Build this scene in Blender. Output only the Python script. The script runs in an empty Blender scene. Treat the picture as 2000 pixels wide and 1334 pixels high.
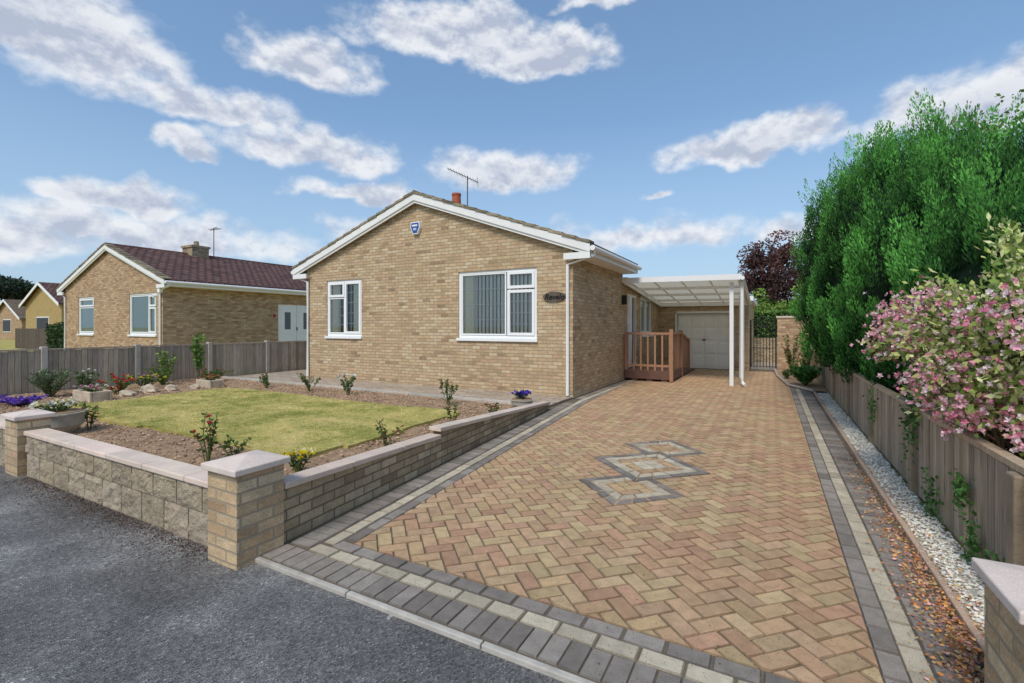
import bpy, math, random
import numpy as np
from mathutils import Vector, Matrix, noise
random.seed(7); rng=np.random.default_rng(7)
sc=bpy.context.scene
# ------------------------------------------------------------------ materials
def nmat(name):
    m=bpy.data.materials.new(name); m.use_nodes=True
    nt=m.node_tree; return m,nt,nt.nodes,nt.links,nt.nodes['Principled BSDF']
def math_n(nt,op,a,b=None,c=None,clamp=False):
    n=nt.nodes.new('ShaderNodeMath'); n.operation=op; n.use_clamp=clamp
    for i,v in enumerate((a,b,c)):
        if v is None: continue
        if isinstance(v,(int,float)): n.inputs[i].default_value=v
        else: nt.links.new(v,n.inputs[i])
    return n.outputs[0]
def mixc(nt,fac,a,b,mode='MIX'):
    n=nt.nodes.new('ShaderNodeMix'); n.data_type='RGBA'; n.blend_type=mode
    for idx,v in ((0,fac),(6,a),(7,b)):
        if isinstance(v,(int,float)): n.inputs[idx].default_value=v
        elif isinstance(v,(tuple,list)): n.inputs[idx].default_value=(*v[:3],1)
        else: nt.links.new(v,n.inputs[idx])
    return n.outputs[2]
def noise_n(nt,vec,scale,detail=4,rough=.55):
    n=nt.nodes.new('ShaderNodeTexNoise'); n.inputs['Scale'].default_value=scale
    n.inputs['Detail'].default_value=detail; n.inputs['Roughness'].default_value=rough
    if vec is not None: nt.links.new(vec,n.inputs['Vector'])
    return n.outputs['Fac']
def ramp_n(nt,fac,stops,interp='LINEAR'):
    n=nt.nodes.new('ShaderNodeValToRGB'); cr=n.color_ramp; cr.interpolation=interp
    while len(cr.elements)<len(stops): cr.elements.new(.5)
    for e,(p,c) in zip(cr.elements,stops):
        e.position=p; e.color=(*c,1) if not isinstance(c,(int,float)) else (c,c,c,1)
    nt.links.new(fac,n.inputs[0]); return n.outputs[0]
def grey(nt,v):
    comb=nt.nodes.new('ShaderNodeCombineColor')
    for i in range(3): nt.links.new(v,comb.inputs[i])
    return comb.outputs[0]
def simple(name,col,rough=.7,nscale=6,namt=.15,bump=0,bscale=60,spec=.3,metal=0,stain=None,speck=None,stretch=None,bdist=.02):
    m,nt,N,L,b=nmat(name)
    tc=N.new('ShaderNodeTexCoord'); at=N.new('ShaderNodeAttribute'); at.attribute_name='Col'
    vec=tc.outputs['Object']; svec=vec
    if stretch:
        vm_=N.new('ShaderNodeVectorMath'); vm_.operation='MULTIPLY'; L.new(vec,vm_.inputs[0]); vm_.inputs[1].default_value=stretch; svec=vm_.outputs[0]
    f=noise_n(nt,svec,nscale,4)
    g=math_n(nt,'MULTIPLY_ADD',f,4*namt,1-2*namt)
    c=mixc(nt,1,at.outputs['Color'],col,'MULTIPLY')
    c=mixc(nt,1,c,grey(nt,g),'MULTIPLY')
    if stain:
        sf=noise_n(nt,vec,stain[1],5,.65)
        sf=math_n(nt,'MULTIPLY_ADD',sf,stain[3],-stain[2]*stain[3],clamp=True)
        c=mixc(nt,sf,c,stain[0])
    if speck:
        sf=noise_n(nt,vec,speck[1],2,.5)
        sf=math_n(nt,'MULTIPLY_ADD',sf,12,-12*speck[2],clamp=True)
        c=mixc(nt,sf,c,speck[0])
    L.new(c,b.inputs['Base Color']); b.inputs['Roughness'].default_value=rough
    b.inputs['Specular IOR Level'].default_value=spec; b.inputs['Metallic'].default_value=metal
    if bump:
        bn=N.new('ShaderNodeBump'); bn.inputs['Strength'].default_value=bump; bn.inputs['Distance'].default_value=bdist
        L.new(noise_n(nt,svec,bscale,5,.7),bn.inputs['Height']); L.new(bn.outputs[0],b.inputs['Normal'])
    return m
def brickmat(name,stops,mortar,bw=.225,rh=.075,ms=.007,bump=.8,stain=(.25,.2,.14),stainamt=.35,wob=.008):
    m,nt,N,L,b=nmat(name)
    tc=N.new('ShaderNodeTexCoord'); at=N.new('ShaderNodeAttribute'); at.attribute_name='Col'
    wb=N.new('ShaderNodeTexNoise'); wb.inputs['Scale'].default_value=14; wb.inputs['Detail'].default_value=2
    L.new(tc.outputs['UV'],wb.inputs['Vector'])
    va=N.new('ShaderNodeVectorMath'); va.operation='MULTIPLY_ADD'
    L.new(wb.outputs['Color'],va.inputs[0]); va.inputs[1].default_value=(wob,wob,0); L.new(tc.outputs['UV'],va.inputs[2])
    br=N.new('ShaderNodeTexBrick'); L.new(va.outputs[0],br.inputs['Vector'])
    br.inputs['Color1'].default_value=(0,0,0,1); br.inputs['Color2'].default_value=(1,1,1,1); br.inputs['Mortar'].default_value=(.5,.5,.5,1)
    br.inputs['Scale'].default_value=1; br.inputs['Brick Width'].default_value=bw; br.inputs['Row Height'].default_value=rh
    br.inputs['Mortar Size'].default_value=ms; br.inputs['Mortar Smooth'].default_value=.2
    c=ramp_n(nt,br.outputs['Color'],stops)
    n1=noise_n(nt,tc.outputs['UV'],11,5,.7); c=mixc(nt,1,c,grey(nt,math_n(nt,'MULTIPLY_ADD',n1,1.1,.45)),'MULTIPLY')
    n3=noise_n(nt,tc.outputs['UV'],75,3,.6); c=mixc(nt,1,c,grey(nt,math_n(nt,'MULTIPLY_ADD',n3,1.0,.5)),'MULTIPLY')
    c=mixc(nt,br.outputs['Fac'],c,mortar)
    n2=noise_n(nt,tc.outputs['UV'],1.3,6,.65); sf=math_n(nt,'MULTIPLY_ADD',n2,3,-1.4,clamp=True); sf=math_n(nt,'MULTIPLY',sf,stainamt)
    c=mixc(nt,sf,c,stain)
    c=mixc(nt,1,c,at.outputs['Color'],'MULTIPLY')
    L.new(c,b.inputs['Base Color']); b.inputs['Roughness'].default_value=.85; b.inputs['Specular IOR Level'].default_value=.2
    h=math_n(nt,'MULTIPLY_ADD',br.outputs['Fac'],-1,1.0); h=math_n(nt,'MULTIPLY_ADD',n3,.5,h)
    bn=N.new('ShaderNodeBump'); bn.inputs['Strength'].default_value=bump; bn.inputs['Distance'].default_value=.014
    L.new(h,bn.inputs['Height']); L.new(bn.outputs[0],b.inputs['Normal'])
    return m
def leafmat(name,tr=.3,rough=.55):
    m,nt,N,L,b=nmat(name)
    at=N.new('ShaderNodeAttribute'); at.attribute_name='Col'
    L.new(at.outputs['Color'],b.inputs['Base Color']); b.inputs['Roughness'].default_value=rough; b.inputs['Specular IOR Level'].default_value=.2
    if tr:
        t=N.new('ShaderNodeBsdfTranslucent'); L.new(at.outputs['Color'],t.inputs['Color'])
        mx=N.new('ShaderNodeMixShader'); mx.inputs[0].default_value=tr
        L.new(b.outputs[0],mx.inputs[1]); L.new(t.outputs[0],mx.inputs[2]); L.new(mx.outputs[0],N['Material Output'].inputs[0])
    return m
BUFF=[(0,(.31,.20,.12)),(.12,(.56,.41,.245)),(.3,(.43,.295,.17)),(.45,(.63,.49,.31)),(.6,(.48,.32,.185)),(.75,(.59,.44,.26)),(.88,(.51,.33,.205)),(1,(.63,.52,.35))]
M_brick=brickmat('buff_brick',BUFF,(.36,.295,.21),stain=(.37,.28,.16),stainamt=.3)
M_brick_n=brickmat('buff_brick_neighbour',[(0,(.33,.19,.11)),(.2,(.55,.38,.22)),(.45,(.42,.27,.155)),(.7,(.61,.45,.27)),(.85,(.47,.29,.165)),(1,(.33,.19,.11))],(.35,.28,.20))
M_brick_y=brickmat('yellow_brick',[(0,(.44,.30,.11)),(1,(.52,.38,.16))],(.4,.31,.18))
M_brick_o=brickmat('weathered_wall_brick',[(0,(.26,.19,.12)),(.3,(.50,.39,.25)),(.6,(.36,.27,.17)),(1,(.56,.46,.31))],(.20,.16,.11),stain=(.15,.12,.08),stainamt=.7)
M_block=simple('split_face_block',(.44,.355,.25),.95,7,.22,1.0,35,stain=((.19,.145,.10),5,.52,2.5),speck=((.62,.55,.45),40,.66),bdist=.03)
M_cope=simple('coping_concrete',(.68,.54,.44),.85,4,.14,.3,90,stain=((.36,.26,.19),3,.58,2.5),speck=((.8,.74,.68),120,.6))
M_white=simple('white_upvc',(.86,.86,.85),.35,2,.02,spec=.4)
M_whited=simple('white_painted_trim',(.82,.81,.78),.5,3,.05)
M_fence=simple('weathered_timber',(.42,.36,.295),.9,3,.3,.7,6,stain=((.22,.18,.14),1.2,.52,2),stretch=(18,18,1.2))
M_fence2=simple('weathered_timber_warm',(.50,.40,.285),.9,3,.3,.8,6,stain=((.26,.20,.13),2,.52,2),stretch=(18,18,1.2))
M_post=simple('fence_post_timber',(.33,.25,.17),.95,6,.25,.5,50,stain=((.17,.14,.08),4,.5,2))
M_conc=simple('concrete',(.46,.42,.36),.9,5,.15,.4,60,stain=((.26,.22,.18),3,.55,2))
M_rwood=simple('stained_timber',(.38,.205,.12),.7,6,.2,.3,6,stretch=(14,14,1.5))
M_deck=simple('deck_fascia',(.15,.08,.06),.6,6,.2)
M_tile=brickmat('roof_tile_brown',[(0,(.15,.10,.07)),(.5,(.21,.15,.10)),(1,(.11,.08,.06))],(.05,.04,.03),bw=.3,rh=.27,ms=.02,bump=.9,stain=(.2,.18,.1),stainamt=.5)
M_tile_r=brickmat('roof_tile_red',[(0,(.125,.062,.055)),(.5,(.19,.097,.083)),(1,(.095,.05,.045))],(.03,.02,.018),bw=.3,rh=.3,ms=.035,bump=1.0,stain=(.13,.095,.08),stainamt=.5)
M_terra=simple('terracotta',(.42,.11,.06),.8,8,.15)
M_verge=simple('mortar_verge',(.34,.275,.195),.95,10,.3,.5,50,stain=((.10,.085,.06),6,.5,3))
M_dark=simple('dark_interior',(.05,.05,.05),.9,2,0)
M_blind=simple('vertical_blind_fabric',(.88,.86,.80),.8,2,.03)
M_iron=simple('black_iron',(.02,.02,.02),.5,2,0)
M_alu=simple('aerial_metal',(.12,.12,.13),.4,2,0,metal=.3)
M_signw=simple('sign_wood',(.12,.09,.07),.6,8,.2)
M_blue=simple('blue_plastic',(.03,.09,.32),.35,2,0)
M_soil=simple('soil',(.38,.255,.16),1,9,.25,1.0,45,spec=.1,stain=((.24,.16,.10),3,.5,2))
M_soil2=simple('soil_clod',(1,1,1),1,10,.2)
M_paver=simple('block_paver',(1,1,1),.88,14,.18,.7,150,spec=.15,stain=((.26,.195,.13),.9,.56,1.2),speck=((.13,.10,.07),120,.63))
M_joint=simple('joint_sand',(.15,.12,.085),1,20,.2)
M_stone=simple('stone',(1,1,1),.85,8,.15,.3,60)
M_rock=simple('rockery_rock',(.52,.43,.32),.95,6,.3,.8,25)
M_bark=simple('bark',(.13,.095,.07),.95,10,.25,.6,30)
simple_stem=simple('stem',(1,1,1),.8,5,.1)
M_leaf=leafmat('leaf',.25); M_petal=leafmat('petal',.3); M_conif=leafmat('conifer_foliage',0,.8); M_blade=leafmat('grass_blade',0,.8)
M_core=simple('dark_core_green',(.010,.026,.010),1,5,.4)  # near-black green for solid cores, inner shade painted into the colour
M_pot=simple('stone_planter',(.44,.41,.35),.9,8,.2,.5,50)
M_slab=brickmat('path_paving',[(0,(.42,.34,.26)),(.5,(.50,.42,.33)),(1,(.36,.29,.22))],(.18,.14,.10),bw=.45,rh=.15,ms=.012,bump=.5,stain=(.26,.2,.14),stainamt=.5)
def asphalt():
    m,nt,N,L,b=nmat('asphalt'); tc=N.new('ShaderNodeTexCoord'); o=tc.outputs['Object']
    f=noise_n(nt,o,.8,7,.68); c=ramp_n(nt,f,[(.32,(.115,.111,.107)),(.5,(.185,.178,.170)),(.66,(.34,.328,.31))])
    v=N.new('ShaderNodeTexVoronoi'); v.inputs['Scale'].default_value=120; L.new(o,v.inputs['Vector'])
    s=ramp_n(nt,v.outputs['Color'],[(0,.3),(.6,.95),(.85,1.35),(1,2.8)]); c=mixc(nt,1,c,s,'MULTIPLY')
    f2=noise_n(nt,o,6,3,.5); w=math_n(nt,'MULTIPLY_ADD',f2,30,-21.4,clamp=True); c=mixc(nt,w,c,(.45,.43,.41))
    f3=noise_n(nt,o,2.2,6,.75); w=math_n(nt,'MULTIPLY_ADD',f3,8,-4.8,clamp=True); w=math_n(nt,'MULTIPLY',w,.45); c=mixc(nt,w,c,(.07,.065,.06))
    L.new(c,b.inputs['Base Color']); b.inputs['Roughness'].default_value=.85; b.inputs['Specular IOR Level'].default_value=.2
    bn=N.new('ShaderNodeBump'); bn.inputs['Strength'].default_value=.9; bn.inputs['Distance'].default_value=.007
    L.new(v.outputs['Distance'],bn.inputs['Height']); L.new(bn.outputs[0],b.inputs['Normal']); return m
M_asph=asphalt()
def grassm():
    m,nt,N,L,b=nmat('grass'); tc=N.new('ShaderNodeTexCoord'); o=tc.outputs['Object']
    f=noise_n(nt,o,1.6,7,.7); c=ramp_n(nt,f,[(.3,(.20,.21,.05)),(.5,(.40,.35,.11)),(.7,(.58,.46,.2))]); L.new(c,b.inputs['Base Color'])
    b.inputs['Roughness'].default_value=1; b.inputs['Specular IOR Level'].default_value=.1; return m
M_grass=grassm()
def glassm():
    m,nt,N,L,b=nmat('window_glass'); g=N.new('ShaderNodeBsdfGlossy'); g.inputs['Roughness'].default_value=.02; g.inputs['Color'].default_value=(.9,.93,.95,1)
    t=N.new('ShaderNodeBsdfTransparent'); t.inputs['Color'].default_value=(.93,.95,.94,1); fr=N.new('ShaderNodeFresnel'); fr.inputs['IOR'].default_value=1.5
    f=math_n(nt,'MULTIPLY_ADD',fr.outputs[0],1.4,.03,clamp=True)
    mx=N.new('ShaderNodeMixShader'); L.new(f,mx.inputs[0]); L.new(t.outputs[0],mx.inputs[1]); L.new(g.outputs[0],mx.inputs[2]); L.new(mx.outputs[0],N['Material Output'].inputs[0]); return m
M_glass=glassm()
def polym():
    m,nt,N,L,b=nmat('polycarbonate_sheet'); g=N.new('ShaderNodeBsdfTranslucent'); g.inputs['Color'].default_value=(.56,.50,.38,1)
    b.inputs['Base Color'].default_value=(.5,.47,.4,1)
    mx=N.new('ShaderNodeMixShader'); mx.inputs[0].default_value=.4; L.new(g.outputs[0],mx.inputs[1]); L.new(b.outputs[0],mx.inputs[2]); L.new(mx.outputs[0],N['Material Output'].inputs[0]); return m
M_poly=polym()
# ------------------------------------------------------------------ mesh accumulator
def empty(name,loc=(0,0,0)):
    e=bpy.data.objects.new(name,None); e.empty_display_size=.2; sc.collection.objects.link(e); return e
class Acc:
    def __init__(s): s.v=[];s.f=[];s.c=[];s.m=[]
    def poly(s,pts,col=(1,1,1),m=0):
        i=len(s.v); s.v+= [tuple(p) for p in pts]; s.f.append(tuple(range(i,i+len(pts)))); s.c.append(col); s.m.append(m)
    def hexa(s,p,col=(1,1,1),m=0):
        i=len(s.v); s.v+=[tuple(q) for q in p]
        for f in ((0,3,2,1),(4,5,6,7),(0,1,5,4),(1,2,6,5),(2,3,7,6),(3,0,4,7)):
            s.f.append(tuple(i+k for k in f)); s.c.append(col); s.m.append(m)
    def box(s,x0,x1,y0,y1,z0,z1,col=(1,1,1),m=0):
        if x0>x1:x0,x1=x1,x0
        if y0>y1:y0,y1=y1,y0
        s.hexa([(x0,y0,z0),(x1,y0,z0),(x1,y1,z0),(x0,y1,z0),(x0,y0,z1),(x1,y0,z1),(x1,y1,z1),(x0,y1,z1)],col,m)
    def tube(s,pts,rad,seg=8,col=(1,1,1),m=0,cap=True):
        pts=[Vector(p) for p in pts]; n=len(pts)
        if isinstance(rad,(int,float)): rad=[rad]*n
        base=len(s.v)
        for k,p in enumerate(pts):
            d=(pts[min(k+1,n-1)]-pts[max(k-1,0)]).normalized()
            a=d.cross(Vector((0,0,1)))
            if a.length<.1: a=d.cross(Vector((0,1,0)))
            a.normalize(); b=d.cross(a)
            for j in range(seg):
                t=2*math.pi*j/seg; s.v.append(tuple(p+(a*math.cos(t)+b*math.sin(t))*rad[k]))
        for k in range(n-1):
            for j in range(seg):
                j2=(j+1)%seg; s.f.append((base+k*seg+j,base+k*seg+j2,base+(k+1)*seg+j2,base+(k+1)*seg+j)); s.c.append(col); s.m.append(m)
        if cap:
            s.f.append(tuple(base+j for j in range(seg))); s.c.append(col); s.m.append(m)
            s.f.append(tuple(base+(n-1)*seg+j for j in reversed(range(seg)))); s.c.append(col); s.m.append(m)
    def blob(s,c,r,col=(1,1,1),m=0,seg=10,rings=6,jit=.15,zsc=None):
        base=len(s.v); o=Vector((random.random()*50,0,0))
        for i in range(rings+1):
            ph=math.pi*i/rings
            for j in range(seg):
                th=2*math.pi*j/seg; d=Vector((math.sin(ph)*math.cos(th),math.sin(ph)*math.sin(th),math.cos(ph)))
                k=1+jit*noise.noise(d*1.8+o)*2
                s.v.append((c[0]+d.x*r[0]*k,c[1]+d.y*r[1]*k,c[2]+d.z*r[2]*k))
        for i in range(rings):
            for j in range(seg):
                j2=(j+1)%seg; s.f.append((base+i*seg+j,base+(i+1)*seg+j,base+(i+1)*seg+j2,base+i*seg+j2)); s.c.append(col); s.m.append(m)
    def build(s,name,mats,parent=None,bevel=0,smooth=False,swap=False):
        me=bpy.data.meshes.new(name); me.from_pydata(s.v,[],s.f); me.validate(clean_customdata=False)
        if not isinstance(mats,(list,tuple)): mats=[mats]
        for m in mats: me.materials.append(m)
        nf=len(me.polygons)
        if nf==len(s.f):
            me.polygons.foreach_set('material_index',s.m)
            ca=me.attributes.new('Col','FLOAT_COLOR','FACE')
            ca.data.foreach_set('color',np.array([(*c,1) for c in s.c],dtype=np.float32).ravel())
        uv=me.uv_layers.new(name='UVMap'); V=me.vertices
        for p in me.polygons:
            n=p.normal; ax=max(range(3),key=lambda k:abs(n[k])*(1.0 if k<2 else .999))
            for li in p.loop_indices:
                co=V[me.loops[li].vertex_index].co
                if ax==0: u=(co.y,co.z)
                elif ax==1: u=(co.x,co.z)
                else: u=(co.x,co.y)
                if swap and ax==2: u=(co.y,co.x*1.06)
                uv.data[li].uv=u
        if smooth: me.polygons.foreach_set('use_smooth',[True]*nf)
        ob=bpy.data.objects.new(name,me); sc.collection.objects.link(ob)
        if parent: ob.parent=parent
        if bevel:
            b=ob.modifiers.new('bevel','BEVEL'); b.width=bevel; b.segments=2; b.limit_method='ANGLE'
        return ob
def rv(a=.08):
    k=1+random.uniform(-a,a); return (k*(1+random.uniform(-.03,.03)),k,k*(1+random.uniform(-.04,.04)))
def npmesh(name,verts,nper,cols,mat,parent=None):
    N=len(verts)//nper; me=bpy.data.meshes.new(name)
    me.vertices.add(len(verts)); me.vertices.foreach_set('co',verts.astype(np.float32).ravel())
    me.loops.add(N*nper); me.loops.foreach_set('vertex_index',np.arange(N*nper,dtype=np.int32))
    me.polygons.add(N); me.polygons.foreach_set('loop_start',np.arange(0,N*nper,nper,dtype=np.int32))
    me.update(calc_edges=True)
    ca=me.attributes.new('Col','FLOAT_COLOR','FACE'); c4=np.ones((N,4),dtype=np.float32); c4[:,:3]=cols; ca.data.foreach_set('color',c4.ravel())
    me.materials.append(mat); ob=bpy.data.objects.new(name,me); sc.collection.objects.link(ob)
    if parent: ob.parent=parent
    return ob
def nrm(a): return a/np.maximum(np.linalg.norm(a,axis=1,keepdims=True),1e-9)
def leaves(name,P,A,L,W,C,mat,parent=None):
    A=nrm(A); S=nrm(np.cross(A,rng.normal(size=A.shape))); L=np.asarray(L).reshape(-1,1)*np.ones((len(P),1)); W=np.asarray(W).reshape(-1,1)*np.ones((len(P),1))
    V=np.stack([P,P+A*L*.5+S*W*.5,P+A*L,P+A*L*.5-S*W*.5],1).reshape(-1,3)
    return npmesh(name,V,4,C,mat,parent)
def colvar(base,N,a=.25):
    base=np.array(base); k=1+rng.uniform(-a,a,(N,1)); return np.clip(base*k*(1+rng.uniform(-.08,.08,(N,3))),0,1)
# ------------------------------------------------------------------ ground, road
def sheet(name,pts,z,mat,parent=None):
    a=Acc(); a.poly([(x,y,z) for x,y in pts]); return a.build(name,mat,parent)
sheet('ground',[(-600,-600),(600,-600),(600,600),(-600,600)],-.07,M_grass)
sheet('road',[(-150,-7),(150,-7),(150,1.9),(-150,1.9)],-.03,M_asph)
# ------------------------------------------------------------------ driveway
drive=empty('driveway')
a=Acc(); a.box(-3.62,.86,1.93,18.6,-.06,-.010); a.build('sand_bed',M_joint,drive)
pav=Acc()
HC=[(.60,.39,.225),(.61,.43,.25),(.585,.36,.215),(.63,.46,.255),(.60,.39,.23),(.565,.335,.21),(.60,.41,.225),(.61,.40,.245)]
def hcol():
    c=random.choice(HC); k=random.uniform(.84,1.10); return tuple(x*k for x in c)
def dcol():
    k=random.uniform(.72,1.28); return (.32*k,.28*k,.24*k)
def wcol():
    k=random.uniform(.8,1.12); return (.62*k,.54*k,.40*k)
def paver(pts,col,z=0,gap=.0035,ch=.004):
    cx=sum(p[0] for p in pts)/len(pts); cy=sum(p[1] for p in pts)/len(pts)
    n=len(pts)
    def inset(d):
        out=[]
        for (x,y) in pts:
            dx,dy=x-cx,y-cy; l=math.hypot(dx,dy) or 1
            k=max(0,1-d*1.7/l); out.append((cx+dx*k,cy+dy*k))
        return out
    o=inset(gap); i=inset(gap+ch); zz=z+random.uniform(-.0025,.0015)
    pav.poly([(x,y,zz) for x,y in i],col)
    for k in range(n):
        k2=(k+1)%n
        pav.poly([(*o[k],z-.009),(*o[k2],z-.009),(*i[k2],zz),(*i[k],zz)],tuple(c*.65 for c in col))
def clip(poly,cp):
    out=poly
    for k in range(len(cp)):
        (ax,ay),(bx,by)=cp[k],cp[(k+1)%len(cp)]; inp=out; out=[]
        if not inp: return []
        side=lambda p:(bx-ax)*(p[1]-ay)-(by-ay)*(p[0]-ax)
        for j in range(len(inp)):
            p,q=inp[j],inp[(j+1)%len(inp)]; sp,sq=side(p),side(q)
            if sp>=0: out.append(p)
            if (sp>=0)!=(sq>=0):
                t=sp/(sp-sq); out.append((p[0]+t*(q[0]-p[0]),p[1]+t*(q[1]-p[1])))
    return out
def area(p): return abs(sum(p[i][0]*p[(i+1)%len(p)][1]-p[(i+1)%len(p)][0]*p[i][1] for i in range(len(p))))/2
REG=[(-2.53,2.34),(.42,2.34),(.42,17.7),(-3.2,17.7),(-3.2,9.2)]
w=.1; c45=math.sqrt(.5); O=(-1.15,5.15)
for i in range(-160,161):
    for j in range(-160,161):
        k=(i-j)%4
        if k==0: r=[(i,j),(i+2,j),(i+2,j+1),(i,j+1)]
        elif k==2: r=[(i,j-1),(i+1,j-1),(i+1,j+1),(i,j+1)]
        else: continue
        ccx=(r[0][0]+r[2][0])/2*w; ccy=(r[0][1]+r[2][1])/2*w
        X=O[0]+(ccx-ccy)*c45; Y=O[1]+(ccx+ccy)*c45
        if not(-3.5<X<.7 and 2<Y<18): continue
        pts=[(O[0]+(x*w-y*w)*c45,O[1]+(x*w+y*w)*c45) for x,y in r]
        if not all(-2.53-.0974*(y-2.34)<x<.42 and 2.34<y<17.7 for x,y in pts):
            pts=clip(pts,REG)
            if len(pts)<3 or area(pts)<.0015: continue
        paver(pts,hcol())
def row(p0,p1,o0,o1,l,colf):
    p0=Vector(p0);p1=Vector(p1); d=(p1-p0); L=d.length; d.normalize(); n=Vector((d.y,-d.x)); k=int(L/l)
    for i in range(k+1):
        s0=i*l; s1=min(L,s0+l)
        if s1-s0<.02: continue
        q=[p0+d*s0+n*o0,p0+d*s1+n*o0,p0+d*s1+n*o1,p0+d*s0+n*o1]
        paver([(v.x,v.y) for v in q],colf())
row((-2.93,1.93),(.9,1.93),0,-.2,.1,dcol)
row((-2.73,2.13),(.62,2.13),0,-.1,.2,wcol)
row((-2.63,2.235),(.52,2.235),0,-.1,.2,dcol)
row((-2.93,2.14),(-3.555,8.7),.0,.19,.1,dcol); row((-2.93,2.24),(-3.61,9.2),.2,.3,.2,wcol); row((-2.93,2.34),(-3.61,9.2),.305,.4,.2,dcol)
row((-3.57,9.2),(-3.57,13.0),.0,.17,.1,dcol); row((-3.57,9.2),(-3.57,17.6),.175,.27,.2,wcol); row((-3.57,9.2),(-3.57,17.6),.275,.37,.2,dcol)
row((.42,2.34),(.42,17.6),.0,.1,.2,dcol); row((.42,2.24),(.42,14.0),.1,.2,.2,wcol); row((.42,2.14),(.42,14.0),.2,.4,.1,dcol)
def diamond(cx,cy,h,inner,z):
    def ring(h0,h1,col):
        for q in range(4):
            a0=math.pi/2*q; a1=a0+math.pi/2
            A=Vector((math.cos(a0),math.sin(a0))); B=Vector((math.cos(a1),math.sin(a1)))
            n=max(2,round((h0*1.414)/.2))
            for i in range(n):
                t0=i/n;t1=(i+1)/n
                o0=A.lerp(B,t0)*h0;o1=A.lerp(B,t1)*h0;i1=A.lerp(B,t1)*h1;i0=A.lerp(B,t0)*h1
                paver([(cx+v.x,cy+v.y) for v in (o0,o1,i1,i0)],tuple(c*.85 for c in col()) if col is dcol else col(),z)
    ring(h,h-.12,dcol); ring(h-.12,h-.26,wcol)
    if inner:
        for sx,sy in ((0,.10),(.0,-.10),(.10,0),(-.10,0)):
            paver([(cx+sx+.1,cy+sy),(cx+sx,cy+sy+.1),(cx+sx-.1,cy+sy),(cx+sx,cy+sy-.1)],wcol(),z)
diamond(-1.15,4.38,.50,False,.004); diamond(-1.15,5.98,.50,False,.004); diamond(-1.15,5.18,.62,True,.0085)
pav.build('block_paving',M_paver,drive)
kb=empty('kerb'); a=Acc(); x=-3.0
while x<1.3:
    l=.9; k=random.uniform(.9,1.1); a.box(x,x+l-.008,1.89,1.925,-.1,-.004,(k,k,k)); x+=l
a.build('kerb_stones',simple('kerb_stone',(.48,.44,.38),.9,9,.2,.4,70,stain=((.22,.19,.15),4,.5,2)),kb,bevel=.006)
a=Acc(); y=2.2
while y<13:
    a.box(.85,.885,y,y+.59,-.06,.03,(.72,.62,.52)); y+=.6
a.build('gravel_edging',M_cope,bevel=.006)
a=Acc(); a.box(.89,1.12,2,13.,-.06,-.003); a.build('gravel_strip',simple('gravel_bed',(.45,.42,.36),1,30,.3))
N=7000; P=np.stack([rng.uniform(.905,1.13,N),2.1+10.5*rng.uniform(0,1,N)**1.5,rng.uniform(0,.012,N)],1)
OCT=np.array([(1,0,0),(0,1,0),(-1,0,0),(0,-1,0),(0,0,1),(0,0,-1)],float); OF=[(0,1,4),(1,2,4),(2,3,4),(3,0,4),(1,0,5),(2,1,5),(3,2,5),(0,3,5)]
def stones(name,P,r0,r1,C,mat,parent=None,flat=.7):
    N=len(P); R=rng.uniform(r0,r1,(N,1,1)); sh=rng.uniform(.6,1.3,(N,6,1)); th=rng.uniform(0,6.28,N)
    q=OCT[None]*R*sh; c,s=np.cos(th)[:,None],np.sin(th)[:,None]
    x=q[:,:,0]*c-q[:,:,1]*s; y=q[:,:,0]*s+q[:,:,1]*c; q=np.stack([x,y,q[:,:,2]*flat],2)+P[:,None]
    F=np.array(OF); V=q[:,F].reshape(-1,3); return npmesh(name,V,3,np.repeat(C,8,axis=0),mat,parent)
Cg=np.clip(colvar((.74,.68,.58),N,.4),0,.85); stones('gravel',P,.006,.015,Cg,M_stone,bpy.data.objects['gravel_strip'])
N=4600; yy=2.1+rng.exponential(1.2,N); xx=np.clip(rng.normal(.80,.075,N),.56,1.1); P=np.stack([xx,yy,rng.uniform(.004,.02,N)],1); P=P[yy<8]; N=len(P)
A=rng.normal(size=(N,3)); A[:,2]*=.15
pal=np.array([(.70,.29,.09),(.50,.18,.08),(.74,.42,.16),(.34,.20,.11),(.66,.36,.32),(.56,.42,.20)]); C=pal[rng.integers(0,6,N)]*rng.uniform(.6,1.2,(N,1))
leaves('fallen_leaves',P,A,rng.uniform(.012,.032,N),rng.uniform(.008,.018,N),np.clip(C,0,.85),M_blade)
N=5000; bx=rng.uniform(-6.6,-3.2,N); by=1.86-np.abs(rng.normal(0,.22,N))*(0.3+.9*rng.uniform(0,1,N)**2); P=np.stack([bx,by,np.full(N,-.026)],1)
A=rng.normal(size=(N,3)); A[:,2]*=.2; C=np.array((.12,.065,.04))*rng.uniform(.4,1.5,(N,1)); leaves('leaf_debris',P,A,rng.uniform(.005,.016,N),rng.uniform(.004,.010,N),C,M_leaf)
N=1200; P=np.stack([rng.uniform(-3,.8,N),2+10*rng.uniform(0,1,N)**1.4,np.full(N,.006)],1); A=rng.normal(size=(N,3)); A[:,2]*=.15
leaves('scattered_leaves',P,A,rng.uniform(.005,.015,N),rng.uniform(.004,.009,N),colvar((.28,.24,.09),N,.6),M_leaf)
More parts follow.
